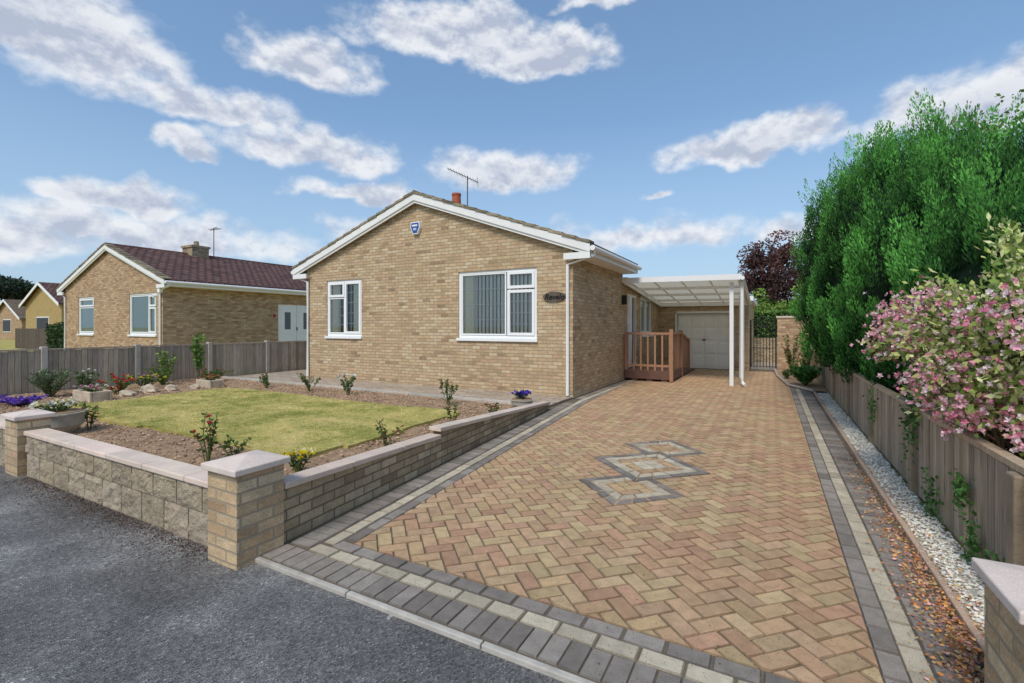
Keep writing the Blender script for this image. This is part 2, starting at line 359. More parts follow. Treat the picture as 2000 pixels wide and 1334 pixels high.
# ------------------------------------------------------------------ garden
garden=empty('front_garden')
nx,ny=220,120; gx=np.linspace(-13.85,-3.0,nx); gy=np.linspace(1.98,7.6,ny); V=[];F=[]
for j in range(ny):
    for i in range(nx):
        xw=-2.98-.095*(gy[j]-2.1); x=min(gx[i],xw-.03)
        V.append((x,gy[j],.065+.028*noise.noise(Vector((x*3,gy[j]*3,0)))+.02*noise.noise(Vector((x*14,gy[j]*14,5)))))
for j in range(ny-1):
    for i in range(nx-1): F.append((j*nx+i,j*nx+i+1,(j+1)*nx+i+1,(j+1)*nx+i))
a=Acc(); a.v=V;a.f=F;a.c=[(1,1,1)]*len(F);a.m=[0]*len(F); a.build('soil_bed',M_soil,garden,smooth=True)
def in_lawn(x,y):
    wob=.06*math.sin(x*2.1)+.04*math.sin(y*3+1); X0,X1,Y0,Y1,r=-10.9+wob,-4.35+wob,3.35+.05*math.sin(x*1.7),6.35+.05*math.sin(x*1.3+1),.35
    dx=max(X0+r-x,x-(X1-r),0); dy=max(Y0+r-y,y-(Y1-r),0); return math.hypot(dx,dy)<r
N=13000; P=[]
while len(P)<N:
    x=random.uniform(-13.7,-3.1);y=random.uniform(2.05,7.55)
    if in_lawn(x,y) or x>-3.0-.095*(y-2.1)-.06: continue
    P.append((x,y,.065+random.uniform(.0,.02)))
stones('soil_clods',np.array(P),.005,.024,colvar((.42,.29,.19),N,.45),M_soil2,garden)
step=.08; a=Acc()
for i in range(int(7.0/step)):
    for j in range(int(3.4/step)):
        x=-11.2+i*step;y=3.2+j*step
        if in_lawn(x+step/2,y+step/2): a.box(x,x+step,y,y+step,.03,.105+.004*random.random())
a.build('lawn_turf',M_grass,garden)
N=110000; px=rng.uniform(-11.3,-4.1,N); py=rng.uniform(3.2,6.6,N); keep=np.array([in_lawn(x,y) for x,y in zip(px,py)]); px=px[keep];py=py[keep];N=len(px)
nz=np.array([noise.noise(Vector((x*1.1,y*1.7,0)))+.7*noise.noise(Vector((x*3.5,y*3.5,3)))+.7*noise.noise(Vector((x*10,y*10,3))) for x,y in zip(px,py)])
nb=np.array([noise.noise(Vector((x*2.3,y*3.3,9)))+.6*noise.noise(Vector((x*7,y*7,13))) for x,y in zip(px,py)])
t=np.clip(.52+nz*2.0,0,1)[:,None]; C=(np.array((.20,.27,.05))*(1-t)+np.array((.84,.69,.30))*t)
tb=np.clip(nb*2.6-.55,0,1)[:,None]*.75; C=(C*(1-tb)+np.array((.50,.36,.19))*tb)*rng.uniform(.7,1.25,(N,1))
A=rng.normal(size=(N,3))*.75; A[:,2]=1; leaves('grass_blades',np.stack([px,py,np.full(N,.10)],1),A,rng.uniform(.010,.026,N),rng.uniform(.004,.007,N),np.clip(C,0,.9),M_blade,garden)
a=Acc(); a.box(-13.8,-3.6,7.72,9.19,-.05,.035); a.box(-13.8,-11.85,9.19,20,-.05,.035); a.build('front_path',M_slab)
a=Acc(); x=-13.8
while x<-3.75:
    a.box(x,min(x+.895,-3.62),7.6,7.72,-.05,.11,rv(.1)); x+=.9
a.build('path_edging',M_conc,bevel=.01)
# ------------------------------------------------------------------ boundary walls & piers
fw=empty('front_garden_wall'); a=Acc()
def roughblock(x0,x1,z0,z1,yf,col):
    nx_,nz_=12,7; base=len(a.v); o=random.uniform(0,90)
    for j in range(nz_+1):
        for i in range(nx_+1):
            x=x0+(x1-x0)*i/nx_; z=z0+(z1-z0)*j/nz_; ed=min(i,nx_-i,j,nz_-j)
            d=0 if ed==0 else (.008+.015*noise.noise(Vector((x*9+o,z*14,o)))+.012*noise.noise(Vector((x*28,z*28,o))))
            a.v.append((x,yf-d,z))
    for j in range(nz_):
        for i in range(nx_):
            k=base+j*(nx_+1)+i; a.f.append((k,k+1,k+nx_+2,k+nx_+1)); a.c.append(col); a.m.append(0)
def blocks(xa,xb):
    for r,(z0,z1) in enumerate(((-.05,.19),(.198,.385))):
        x=xa-(.16 if r else 0)
        while x<xb:
            x0=max(x,xa);x1=min(x+.33,xb)
            if x1-x0>.04: 
                c=rv(.16); roughblock(x0,x1-.008,z0,z1,1.868,c); a.box(x0,x1-.008,1.8685,1.995,z0,z1,c)
            x+=.335
blocks(-6.68,-3.27); blocks(-13.9,-7.05); a.build('blocks',M_block,fw)
a=Acc(); a.box(-6.68,-3.27,1.88,1.985,-.05,.386); a.box(-13.9,-7.05,1.88,1.985,-.05,.386); a.build('mortar',M_conc,fw)
a=Acc()
for xa,xb in ((-6.68,-3.27),(-13.9,-7.05)):
    x=xa
    while x<xb-.05: a.box(x,min(x+.595,xb),1.84,2.03,.387,.430,rv(.07)); x+=.6
a.build('coping',M_cope,fw,bevel=.008)
sw=empty('driveway_garden_wall'); xw=lambda y:-2.95-.095*(y-2.1)
a=Acc(); 
def seg(y0,y1,z0,z1,acc,o0,o1,zb=None,col=(1,1,1)):
    zb0=-.05 if zb is None else z0-zb; zb1=-.05 if zb is None else z1-zb
    acc.hexa([(xw(y0)-o1,y0,zb0),(xw(y0)-o0,y0,zb0),(xw(y1)-o0,y1,zb1),(xw(y1)-o1,y1,zb1),(xw(y0)-o1,y0,z0),(xw(y0)-o0,y0,z0),(xw(y1)-o0,y1,z1),(xw(y1)-o1,y1,z1)],col)
seg(2.11,4.15,.375,.285,a,0,.11); seg(4.152,7.75,.36,.10,a,0,.11); a.build('brickwork',M_brick_o,sw)
a=Acc()
def cop(y0,y1,z0,z1):
    n=round((y1-y0)/.6)
    for i in range(n):
        t0=i/n;t1=(i+1)/n; ya=y0+(y1-y0)*t0; yb=y0+(y1-y0)*t1-.006
        seg(ya,yb,z0+(z1-z0)*t0,z0+(z1-z0)*t1,a,-.025,.135,zb=.044,col=tuple(c*.94 for c in rv(.08)))
cop(2.11,4.12,.42,.33); cop(4.10,7.78,.406,.146); a.build('coping',M_cope,sw,bevel=.006)
def pier(x0,x1,y0,y1,h):
    e=empty('brick_pier'); a=Acc(); a.box(x0,x1,y0,y1,-.06,h-.06); a.build('brickwork',M_brick,e,bevel=.004)
    a=Acc(); o=.03; cx=(x0+x1)/2;cy=(y0+y1)/2
    b=[(x0-o,y0-o),(x1+o,y0-o),(x1+o,y1+o),(x0-o,y1+o)]
    i=len(a.v); a.v+=[(*p,h-.058) for p in b]+[(*p,h-.018) for p in b]+[(cx,cy,h+.02)]
    for f in ((0,3,2,1),(0,1,5,4),(1,2,6,5),(2,3,7,6),(3,0,4,7),(4,5,8),(5,6,8),(6,7,8),(7,4,8)): a.f.append(f);a.c.append((1.0,1.04,1.1));a.m.append(0)
    a.build('cap',M_cope,e,bevel=.006)
pier(-3.25,-2.93,1.77,2.10,.62); pier(-7.03,-6.70,1.80,2.06,.60); pier(.73,1.07,2.14,2.50,.60)
# ------------------------------------------------------------------ fences
def fence(name,x,y0,y1,h,post_s,mat,side,poststart,ph,pmat):
    e=empty(name); a=Acc(); y=y0; s=side
    while y<y1:
        k=random.uniform(.66,1.2); dz=random.uniform(-.012,.012); off=random.uniform(0,.008)
        t0=x+s*.004; t1=x+s*(.022+off); xa,xb=min(t0,t1),max(t0,t1); ya,yb=y+.004,y+.098
        a.hexa([(xa,ya,0),(xb,ya,0),(xb,yb,0),(xa,yb,0),(xa,ya,h-.03+dz),(xb,ya,h-.03+dz),(xb,yb,h-.03+dz),(xa,yb,h-.03+dz)],(k,k*random.uniform(.96,1.02),k*random.uniform(.9,1.03)))
        y+=.1
    a.box(x-.002,x+.002,y0,y1,0,h-.05,(.25,.22,.2)); a.build('boards',mat,e)
    a=Acc(); a.box(x-.035,x+.035,y0,y1,h-.028,h+.008,(1.15,1.08,1.0))
    for z in (.12,h*.72): a.box(x-s*.05,x-s*.006,y0,y1,z,z+.06,(.9,.9,.9))
    a.build('rails',mat,e)
    a=Acc(); y=poststart
    while y<y1:
        a.box(x-.075,x+.06,y-.055,y+.055,-.05,h+ph,rv(.1)); y+=post_s
    a.build('posts',pmat,e,bevel=.012)
fence('timber_fence',-13.93,.5,22,1.0,1.74,M_fence,1,2.42,.05,M_conc)
fence('timber_fence',1.18,2.3,19,.76,2.05,M_fence2,-1,3.45,-.035,M_post)
# ------------------------------------------------------------------ bungalows
def mapF(y0): return lambda u,d,z:(u,y0+d,z)
def mapS(x0): return lambda u,d,z:(x0-d,u,z)
def mb(acc,mp,u0,u1,d0,d1,z0,z1,col=(1,1,1),m=0):
    p=mp(u0,d0,z0);q=mp(u1,d1,z1); acc.box(p[0],q[0],p[1],q[1],p[2],q[2],col,m)
def wall(acc,mp,u0,u1,z0,z1,holes,depth=.09):
    us=sorted({u0,u1,*[h[0] for h in holes],*[h[1] for h in holes]}); zs=sorted({z0,z1,*[h[2] for h in holes],*[h[3] for h in holes]})
    for i in range(len(us)-1):
        for j in range(len(zs)-1):
            cu=(us[i]+us[i+1])/2;cz=(zs[j]+zs[j+1])/2
            if any(h[0]<cu<h[1] and h[2]<cz<h[3] for h in holes): continue
            acc.poly([mp(us[i],0,zs[j]),mp(us[i+1],0,zs[j]),mp(us[i+1],0,zs[j+1]),mp(us[i],0,zs[j+1])])
    for (a0,a1,b0,b1) in holes:
        acc.poly([mp(a0,0,b0),mp(a0,depth,b0),mp(a0,depth,b1),mp(a0,0,b1)]); acc.poly([mp(a1,0,b0),mp(a1,0,b1),mp(a1,depth,b1),mp(a1,depth,b0)])
        acc.poly([mp(a0,0,b1),mp(a0,depth,b1),mp(a1,depth,b1),mp(a1,0,b1)]); acc.poly([mp(a0,0,b0),mp(a1,0,b0),mp(a1,depth,b0),mp(a0,depth,b0)])
def window(parent,mp,u0,u1,z0,z1,panes,blinds='v',name='window'):
    fr=Acc(); gl=Acc(); ins=Acc(); d=.03
    mb(fr,mp,u0-.03,u1+.03,-.05,.02,z0-.05,z0+.012)
    f=.06
    mb(fr,mp,u0,u0+f,d,d+.07,z0+.012,z1); mb(fr,mp,u1-f,u1,d,d+.07,z0+.012,z1); mb(fr,mp,u0+f,u1-f,d,d+.07,z1-f,z1); mb(fr,mp,u0+f,u1-f,d,d+.07,z0+.012,z0+f+.012)
    for (a0,a1,b0,b1,cols,rows,sash) in panes:
        A0,A1,B0,B1=u0+(u1-u0)*a0,u0+(u1-u0)*a1,z0+.012+(z1-z0-.012)*b0,z0+.012+(z1-z0-.012)*b1
        g=.035 if not sash else .065; dd=d-.016 if sash else d+.006
        mb(fr,mp,A0,A0+g,dd,dd+.06,B0,B1);mb(fr,mp,A1-g,A1,dd,dd+.06,B0,B1);mb(fr,mp,A0+g,A1-g,dd,dd+.06,B0,B0+g);mb(fr,mp,A0+g,A1-g,dd,dd+.06,B1-g,B1)
        p=[mp(A0+g,d+.03,B0+g),mp(A1-g,d+.03,B0+g),mp(A1-g,d+.03,B1-g),mp(A0+g,d+.03,B1-g)]; gl.poly(p)
        # thin bars inside the sealed unit
        for i in range(1,cols): x=A0+(A1-A0)*i/cols; mb(fr,mp,x-.007,x+.007,d+.033,d+.040,B0+g,B1-g)
        for i in range(1,rows): z=B0+(B1-B0)*i/rows; mb(fr,mp,A0+g,A1-g,d+.041,d+.048,z-.007,z+.007)
    fr.build(name+'_frame',M_white,parent); gl.build(name+'_glass',M_glass,parent)
    D=1.2
    for q in ([(u0,D,z0),(u1,D,z0),(u1,D,z1),(u0,D,z1)],[(u0,.12,z0),(u0,D,z0),(u0,D,z1),(u0,.12,z1)],[(u1,.12,z0),(u1,D,z0),(u1,D,z1),(u1,.12,z1)],[(u0,.12,z0),(u1,.12,z0),(u1,D,z0),(u0,D,z0)],[(u0,.12,z1),(u1,.12,z1),(u1,D,z1),(u0,D,z1)]):
        ins.poly([mp(*p) for p in q])
    ins.build(name+'_room',M_dark,parent)
    b=Acc()
    def drape(s0,s1,col=(1,.95,.82)):
        n=max(6,int((s1-s0)/.035))
        for i in range(n):
            ua=s0+(s1-s0)*i/n;ub=s0+(s1-s0)*(i+1)/n;da=.105+(.025 if i%2 else 0);db=.105+(0 if i%2 else .025)
            p,q=mp(ua,da,0),mp(ub,db,0); b.poly([(p[0],p[1],z0+.05),(q[0],q[1],z0+.05),(q[0],q[1],z1-.06),(p[0],p[1],z1-.06)],col)
    if blinds=='v':
        u=u0+.08
        while u<u1-.06:
            ang=random.uniform(-.006,.006)+.015
            p,q=mp(u,.14,0),mp(u+.062,.14+ang,0); k=random.uniform(.85,1.08)
            b.poly([(p[0],p[1],z0+.10),(q[0],q[1],z0+.10),(q[0],q[1],z1-.07),(p[0],p[1],z1-.07)],(k,k,k)); u+=.10
        mb(b,mp,u0+.06,u1-.06,.13,.17,z1-.09,z1-.055); drape(u0+.06,u0+.40)
    elif blinds=='c':
        drape(u0+.06,u0+(u1-u0)*.30); drape(u1-(u1-u0)*.30,u1-.06)
    elif blinds=='r':
        p,q=mp(u0+.07,.10,0),mp(u1-.07,.10,0); b.poly([(p[0],p[1],z0+.06),(q[0],q[1],z0+.06),(q[0],q[1],z1-.06),(p[0],p[1],z1-.06)],(.55,.68,.66))
    if b.f: b.build(name+'_blind',M_blind,parent)
def roof(e,xl,xr,y0,y1,za,tile,swap=True,oh=.42):
    xc=(xl+xr)/2; sl=.355; zr=lambda x:za-sl*abs(x-xc); XL,XR=xl-oh,xr+oh; a=Acc()
    for X in (XL,XR):
        a.hexa([(X,y0,zr(X)-.09),(xc,y0,za-.09),(xc,y1,za-.09),(X,y1,zr(X)-.09),(X,y0,zr(X)),(xc,y0,za),(xc,y1,za),(X,y1,zr(X))])
    a.build('roof_tiles',tile,e,swap=swap)
    a=Acc(); n=int((y1-y0)/.45)
    for i in range(n):
        ya=y0+(y1-y0)*i/n; a.tube([(xc,ya,za-.02),(xc,ya+(y1-y0)/n-.02,za-.02)],.075,8,rv(.15))
    a.build('ridge_tiles',tile,e)
    a=Acc()
    for s in (-1,1):
        n=int((XR-xc)/.29)
        for i in range(n):
            x0=xc+s*(XR-xc)*i/n; x1=xc+s*(XR-xc)*(i+1)/n; za0=zr(x0)+.012;za1=zr(x1)+.055; k=random.uniform(.45,1.1)
            dy=random.uniform(0,.02)
            a.hexa([(x0,y0-.035-dy,za0-.05),(x1,y0-.035-dy,za1-.075),(x1,y0+.25,za1-.075),(x0,y0+.25,za0-.05),(x0,y0-.035-dy,za0),(x1,y0-.035-dy,za1-.015),(x1,y0+.25,za1-.015),(x0,y0+.25,za0)],(k,k,k*.95))
    a.build('verge',M_verge,e)
    a=Acc()
    for s in (-1,1):
        X=xc+s*(XR-xc); yf=y0-.02
        for (t,bm,yy) in ((.035,.20,yf),(.2,.26,yf+.03)):
            a.hexa([(X,yy,zr(X)-bm),(xc,yy,za-bm),(xc,y0+.03+.02,za-bm),(X,y0+.05,zr(X)-bm),(X,yy,zr(X)-t),(xc,yy,za-t),(xc,y0+.05,za-t),(X,y0+.05,zr(X)-t)])
        xi=xl if s<0 else xr; lo,hi=min(X,xi-s*.15),max(X,xi-s*.15)
        a.box(lo,hi,yf+.008,y0+.04,zr(X)-.32,zr(X)-.19)
        a.box(X-s*.03,X-s*.005,y0+.05,y1,zr(X)-.26,zr(X)-.1); a.box(xi,X-s*.03,y0+.05,y1,zr(X)-.26,zr(X)-.245)
        g=X+s*.05; a.tube([(g,y0+.0,zr(X)-.12),(g,y1,zr(X)-.12)],.055,10)
        a.tube([(g,y0+.12,zr(X)-.16),(g,y0+.12,zr(X)-.25),(xi-s*.10,y0+.09,zr(X)-.42),(xi-s*.10,y0+.09,.06)],.036,10)
    a.build('bargeboard_and_gutter',M_whited,e)
    return zr
def gable(acc,xl,xr,y,za,z0=3.0):
    xc=(xl+xr)/2; h=za-.355*(xr-xc)-.1; acc.poly([(xl,y,z0),(xr,y,z0),(xr,y,h),(xc,y,za-.1),(xl,y,h)])
xl,xr,Yf=-11.82,-3.59,9.2
H=empty('brick_bungalow'); w_=Acc()
W1=(-10.98,-9.63,1.21,2.77); W2=(-6.47,-4.42,1.21,2.77)
wall(w_,mapF(Yf),xl,xr,0,3.0,[W1,W2]); gable(w_,xl,xr,Yf,4.8)
SD=(13.45,14.45,.3,2.42); SW=(15.0,16.6,1.2,2.45)
wall(w_,mapS(xr),Yf,12.95,2.7,3.24,[]); wall(w_,mapS(xr),Yf,19.5,0,2.7,[SD,SW])
w_.poly([(xl,Yf,0),(xl,Yf,3.24),(xl,12.95,3.24),(xl,12.95,0)]); gable(w_,xl,xr,12.95,4.8,z0=2.6)
w_.poly([(xl,12.95,0),(xl,12.95,2.7),(xl,19.5,2.7),(xl,19.5,0)]); w_.poly([(xl,19.5,0),(xl,19.5,2.7),(xr,19.5,2.7),(xr,19.5,0)])
w_.build('walls',M_brick,H)
a=Acc(); a.box(xl-.1,xr+.12,12.97,19.6,2.7,2.85); a.build('flat_roof',M_whited,H)
roof(H,xl,xr,9.06,12.97,4.8,M_tile)
window(H,mapF(Yf),*W1,[(.04,.5,.70,.965,1,1,True),(.04,.5,.045,.69,2,4,False),(.51,.96,.045,.965,3,5,True)],'c','left_window')
window(H,mapF(Yf),*W2,[(.03,.62,.045,.965,4,4,False),(.64,.97,.72,.965,1,1,True),(.64,.97,.045,.70,3,4,True)],'v','front_window')
window(H,mapS(xr),*SW,[(.04,.5,.05,.95,2,3,True),(.51,.96,.05,.95,2,3,True)],'r','side_window')
a=Acc(); mp=mapS(xr); mb(a,mp,13.45,13.52,.0,.08,.3,2.42);mb(a,mp,14.38,14.45,.0,.08,.3,2.42);mb(a,mp,13.52,14.38,.0,.08,2.35,2.42)
a.box(xr+.0,xr+.06,13.46,13.5,.32,2.38) ; a.box(xr-.02,xr+.02,13.5,13.9,.32,2.35); a.build('door_frame',M_white,H)
a=Acc(); a.box(xr-.5,xr-.10,13.46,14.45,.3,2.42); a.build('door_recess',M_dark,H)
a=Acc(); a.box(xr+.01,xr+.12,12.85,12.97,2.1,2.35); a.build('wall_lamp',M_iron,H)
a=Acc(); a.tube([(-7.7,10.85,4.6),(-7.7,10.85,5.14),(-7.7,10.85,5.145),(-7.7,10.85,5.20)],[.15,.12,.135,.13],14); a.build('chimney_pot',M_terra,H)
a=Acc(); cx,cz=-4.0,2.12; n=24; fr=[(cx+.26*math.cos(t)*(1+.05*math.sin(5*t)),cz+.11*math.sin(t)*(1+.06*math.cos(3*t))) for t in [2*math.pi*i/n for i in range(n)]]
a.poly([(x,9.165,z) for x,z in fr])
for i in range(n):
    p,q=fr[i],fr[(i+1)%n]; a.poly([(p[0],9.165,p[1]),(q[0],9.165,q[1]),(q[0],9.2,q[1]),(p[0],9.2,p[1])])
a.build('name_plaque',M_signw,H)
tx=bpy.data.curves.new('plaque_lettering','FONT'); tx.body='Revelo'; tx.size=.165; tx.shear=.3; tx.align_x='CENTER'; tx.align_y='CENTER'; tx.extrude=.002; tx.offset=.002
to=bpy.data.objects.new('plaque_lettering',tx); sc.collection.objects.link(to); to.location=(cx,9.16,cz-.01); to.rotation_euler=(math.pi/2,0,0); to.parent=H; tx.materials.append(M_white)
al=empty('alarm_box'); a=Acc(); s=[(-.13,.15),(.13,.15),(.145,.02),(.07,-.15),(-.07,-.15),(-.145,.02)]
def prism(acc,pts,cx,cz,y0,y1,sc_=1,col=(1,1,1)):
    f=[(cx+x*sc_,cz+z*sc_) for x,z in pts]; acc.poly([(x,y0,z) for x,z in f],col); n=len(f)
    for i in range(n):
        p,q=f[i],f[(i+1)%n]; acc.poly([(p[0],y0,p[1]),(q[0],y0,q[1]),(q[0],y1,q[1]),(p[0],y1,p[1])],col)
prism(a,s,-7.72,3.93,9.12,9.2); a.build('case',M_white,al)
a=Acc(); prism(a,s,-7.72,3.93,9.112,9.119,.84); a.build('blue_front',M_blue,al)
a=Acc(); a.box(-7.80,-7.64,9.106,9.111,3.97,4.01); a.box(-7.77,-7.67,9.106,9.111,3.87,3.93,(.5,.6,.8)); a.build('plain_mark',M_white,al)
ae=empty('tv_aerial'); a=Acc(); m0=Vector((-7.7,11.4,4.7)); a.tube([m0,m0+Vector((0,0,1.15))],.018,6)
c0=Vector((-7.7,11.4,5.8)); d=Vector((.80,.35,-.42)).normalized(); p=d.cross(Vector((0,0,1))).normalized(); a.tube([c0-d*.65,c0+d*.35],.012,6)
for i in range(11):
    q=c0-d*(.62-.09*i); u=(p+Vector((0,0,.25))).normalized(); a.tube([q-u*.12,q+u*.12],.005,4)
a.tube([c0+d*.33-Vector((0,0,.13))-p*.1,c0+d*.33+Vector((0,0,.13))+p*.1],.005,4); a.build('aerial_rods',M_alu,ae)
Nb=empty('neighbouring_bungalow'); nl,nr=-28.35,-19.82; w_=Acc()
A1=(-26.97,-25.46,1.15,2.77);A2=(-22.37,-20.28,1.15,2.77); ND=(13.9,15.9,.35,2.5)
wall(w_,mapF(Yf),nl,nr,-.06,3.0,[A1,A2]); gable(w_,nl,nr,Yf,4.9); wall(w_,mapS(nr),Yf,26,-.06,3.3,[ND]); w_.poly([(nl,Yf,0),(nl,Yf,3.2),(nl,26,3.2),(nl,26,0)]); gable(w_,nl,nr,26,4.9,z0=0)
w_.build('walls',M_brick_n,Nb); roof(Nb,nl,nr,9.06,26.1,4.9,M_tile_r)
window(Nb,mapF(Yf),*A1,[(.05,.95,.05,.72,1,1,False),(.05,.95,.74,.95,1,1,True)],'r','left_window')
window(Nb,mapF(Yf),*A2,[(.04,.70,.05,.95,1,1,False),(.71,.96,.05,.66,1,1,True),(.71,.96,.68,.95,1,1,True)],'r','right_window')
a=Acc(); mp=mapS(nr)
for u0,u1 in ((13.9,14.88),(14.9,15.9)):
    mb(a,mp,u0,u1,.03,.08,.35,2.5)
    for z0,z1 in ((.5,1.1),(1.2,2.35)): mb(a,mp,u0+.14,u1-.14,.01,.03,z0,z1)
a.build('double_door',M_white,Nb)
a=Acc()
for u0 in (14.32,15.32): 
    mb(a,mp,u0-.08,u0+.22,.002,.009,1.35,2.15,(.22,.25,.28))
mb(a,mp,14.86,14.92,.0,.03,1.3,1.45,(.3,.3,.3)); mb(a,mp,13.65,13.77,-.01,.0,1.9,2.05,(.6,.05,.05)); a.build('door_glazing',simple('obscured_glass',(.6,.6,.6),.3,20,.3),Nb)
a=Acc(); cx=-24.08; a.box(cx-.42,cx+.42,12.2,12.95,4.6,5.2); a.box(cx-.47,cx+.47,12.15,13.0,5.2,5.3); a.tube([(cx,12.6,5.3),(cx,12.6,5.55)],[.13,.1],10); a.build('chimney',M_brick_o,Nb)
a=Acc(); a.tube([(cx+.2,13.3,4.8),(cx+.2,13.3,6.3)],.02,5); a.tube([(cx-.1,13.3,6.2),(cx+.8,13.1,6.25)],.012,5)
for i in range(7): a.tube([(cx+i*.12,13.12,6.22),(cx+i*.12,13.42,6.22)],.007,4)
a.build('aerial',M_alu,Nb)
a=Acc(); a.box(-19.95,-19.8,9.08,9.19,2.75,3.0); a.tube([(-20.0,9.1,2.65),(-20.0,8.95,2.6)],.06,8); a.build('security_light',M_white,Nb)
def farhouse(x0,x1,y0,y1,za,br,ti):
    e=empty('distant_bungalow'); h=za-.45*(x1-x0)/2; xc=(x0+x1)/2
    a=Acc(); a.poly([(x0,y0,-.06),(x1,y0,-.06),(x1,y0,h),(xc,y0,za-.1),(x0,y0,h)]); a.poly([(x1,y0,-.06),(x1,y1,-.06),(x1,y1,h),(x1,y0,h)]); a.poly([(x0,y0,-.06),(x0,y1,-.06),(x0,y1,h),(x0,y0,h)]); a.poly([(x0,y1,-.06),(x1,y1,-.06),(x1,y1,h),(xc,y1,za-.1),(x0,y1,h)]); a.build('walls',br,e)
    a=Acc()
    for X in (x0-.4,x1+.4):
        zz=h-.18; a.hexa([(X,y0-.3,zz-.1),(xc,y0-.3,za-.1),(xc,y1+.3,za-.1),(X,y1+.3,zz-.1),(X,y0-.3,zz),(xc,y0-.3,za),(xc,y1+.3,za),(X,y1+.3,zz)])
    a.build('roof',ti,e,swap=True)
    a=Acc()
    for X in (x0-.4,x1+.4):
        zz=h-.18; a.hexa([(X,y0-.34,zz-.25),(xc,y0-.34,za-.25),(xc,y0-.305,za-.25),(X,y0-.305,zz-.25),(X,y0-.34,zz),(xc,y0-.34,za),(xc,y0-.305,za),(X,y0-.305,zz)])
    a.build('bargeboards',M_whited,e)
    a=Acc(); a.box(xc-1.2,xc+1.2,y0-.05,y0+.02,.9,2.2,(.05,.05,.06)); a.box(xc-1.3,xc+1.3,y0-.03,y0+.02,.8,2.3,(.9,.9,.9)); a.build('window_pane',M_whited,e)
farhouse(-57.5,-50,16,34,5.2,M_brick_y,M_tile_r); farhouse(-82,-73,20,36,4.6,M_brick_n,M_tile)
# ------------------------------------------------------------------ garage, carport, ramp, gate
G=empty('garage'); a=Acc(); GD=(-2.94,-1.14,0,1.95)
wall(a,mapF(17.7),-3.59,-.63,0,2.35,[GD],depth=.12); a.poly([(-.63,17.7,0),(-.63,23,0),(-.63,23,2.35),(-.63,17.7,2.35)]); a.build('walls',M_brick,G)
a=Acc(); a.box(-3.58,-.5,17.62,23.1,2.35,2.5); a.build('roof_fascia',M_whited,G)
a=Acc(); cr=(1.07,1.05,.97); a.box(-2.94,-1.14,17.78,17.82,.02,1.95,cr)
for r in range(4):
    for c in range(4):
        x0=-2.90+c*.435;z0=.08+r*.465; a.box(x0,x0+.39,17.768,17.78,z0,z0+.40,cr); a.box(x0+.04,x0+.35,17.758,17.768,z0+.04,z0+.36,cr)
a.box(-3.0,-2.94,17.66,17.8,0,2.0); a.box(-1.14,-1.08,17.66,17.8,0,2.0); a.box(-3.0,-1.08,17.66,17.8,1.95,2.02); a.build('garage_door',M_whited,G,bevel=.004)
a=Acc(); a.box(-2.08,-2.0,17.72,17.752,1.0,1.05); a.build('handle',M_iron,G)
C_=empty('carport'); a=Acc(); y0,y1=12.85,17.6; zf,zb=2.68,2.24; zz=lambda y:zf+(zb-zf)*(y-y0)/(y1-y0)
def beam(xa,ya,za,xb,yb,zb_,w,h,acc=None): 
    d=Vector((xb-xa,yb-ya,0)).normalized(); n=Vector((-d.y,d.x,0))*w/2
    P=[]
    for dz in (0,h):
        P+=[(xa-n.x,ya-n.y,za+dz),(xb-n.x,yb-n.y,zb_+dz),(xb+n.x,yb+n.y,zb_+dz),(xa+n.x,ya+n.y,za+dz)]
    (acc or a).hexa(P)
beam(-3.58,y0,zf+.0,-.62,y0,zf-.04,.05,.14); beam(-.68,y0,zf-.05,-.68,y1,zb-.05,.06,.12); beam(-3.5,y0,zf-.03,-3.5,y1,zb-.03,.05,.10); beam(-3.58,y1,zb-.03,-.62,y1,zb-.05,.05,.12)
for i in range(1,4): 
    y=y0+(y1-y0)*i/4; beam(-3.48,y,zz(y)-.02,-.7,y,zz(y)-.05,.05,.07)
for i in range(1,4): 
    x=-3.5+2.8*i/4; beam(x,y0+.03,zf+.045,x,y1-.03,zb+.045,.035,.035)
a.tube([(-.6,y0-.05,zf+.0),(-.6,y1,zb+.0)],.05,8)
for (x,y) in ((-.86,13.1),(-.76,15.4),(-.80,17.3)): a.box(x-.045,x+.045,y-.045,y+.045,0,zz(y)-.05)
a.tube([(-.62,13.02,2.6),(-.62,13.02,.2),(-.60,12.98,.09),(-.55,12.90,.05)],.04,10); a.build('frame_and_posts',M_white,C_)
a=Acc(); a.poly([(-3.57,y0+.02,zf+.1),(-.64,y0+.02,zf+.085),(-.64,y1,zb+.085),(-3.57,y1,zb+.1)]); a.build('roof_sheet',M_poly,C_)
R=empty('timber_access_ramp'); a=Acc()
a.box(-3.57,-2.28,13.05,14.6,.06,.30); a.hexa([(-3.57,14.6,.06),(-2.28,14.6,.06),(-2.28,17.2,.0),(-3.57,17.2,.0),(-3.57,14.6,.30),(-2.28,14.6,.30),(-2.28,17.2,.04),(-3.57,17.2,.04)])
for x in (-3.3,-2.9,-2.5): a.box(x-.08,x+.08,13.08,13.2,0,.06)
a.build('deck',M_deck,R,bevel=.008)
a=Acc(); a.box(-3.54,-2.3,13.05,13.12,1.27,1.33); a.box(-3.54,-2.3,13.07,13.10,.40,.46)
for i in range(7): x=-3.50+i*.19; a.box(x-.022,x+.022,13.065,13.105,.30,1.27,rv(.15))
a.box(-2.36,-2.27,13.04,13.13,.02,1.42,rv()); a.box(-2.36,-2.27,14.55,14.64,.02,1.38,rv()); a.box(-2.36,-2.27,16.0,16.09,.02,1.12,rv()); a.box(-3.56,-3.48,13.04,13.12,.3,1.33)
beam(-2.31,13.1,1.27,-2.31,14.6,1.27,.06,.06); beam(-2.31,14.6,1.27,-2.31,16.05,1.02,.06,.06)
y=13.2
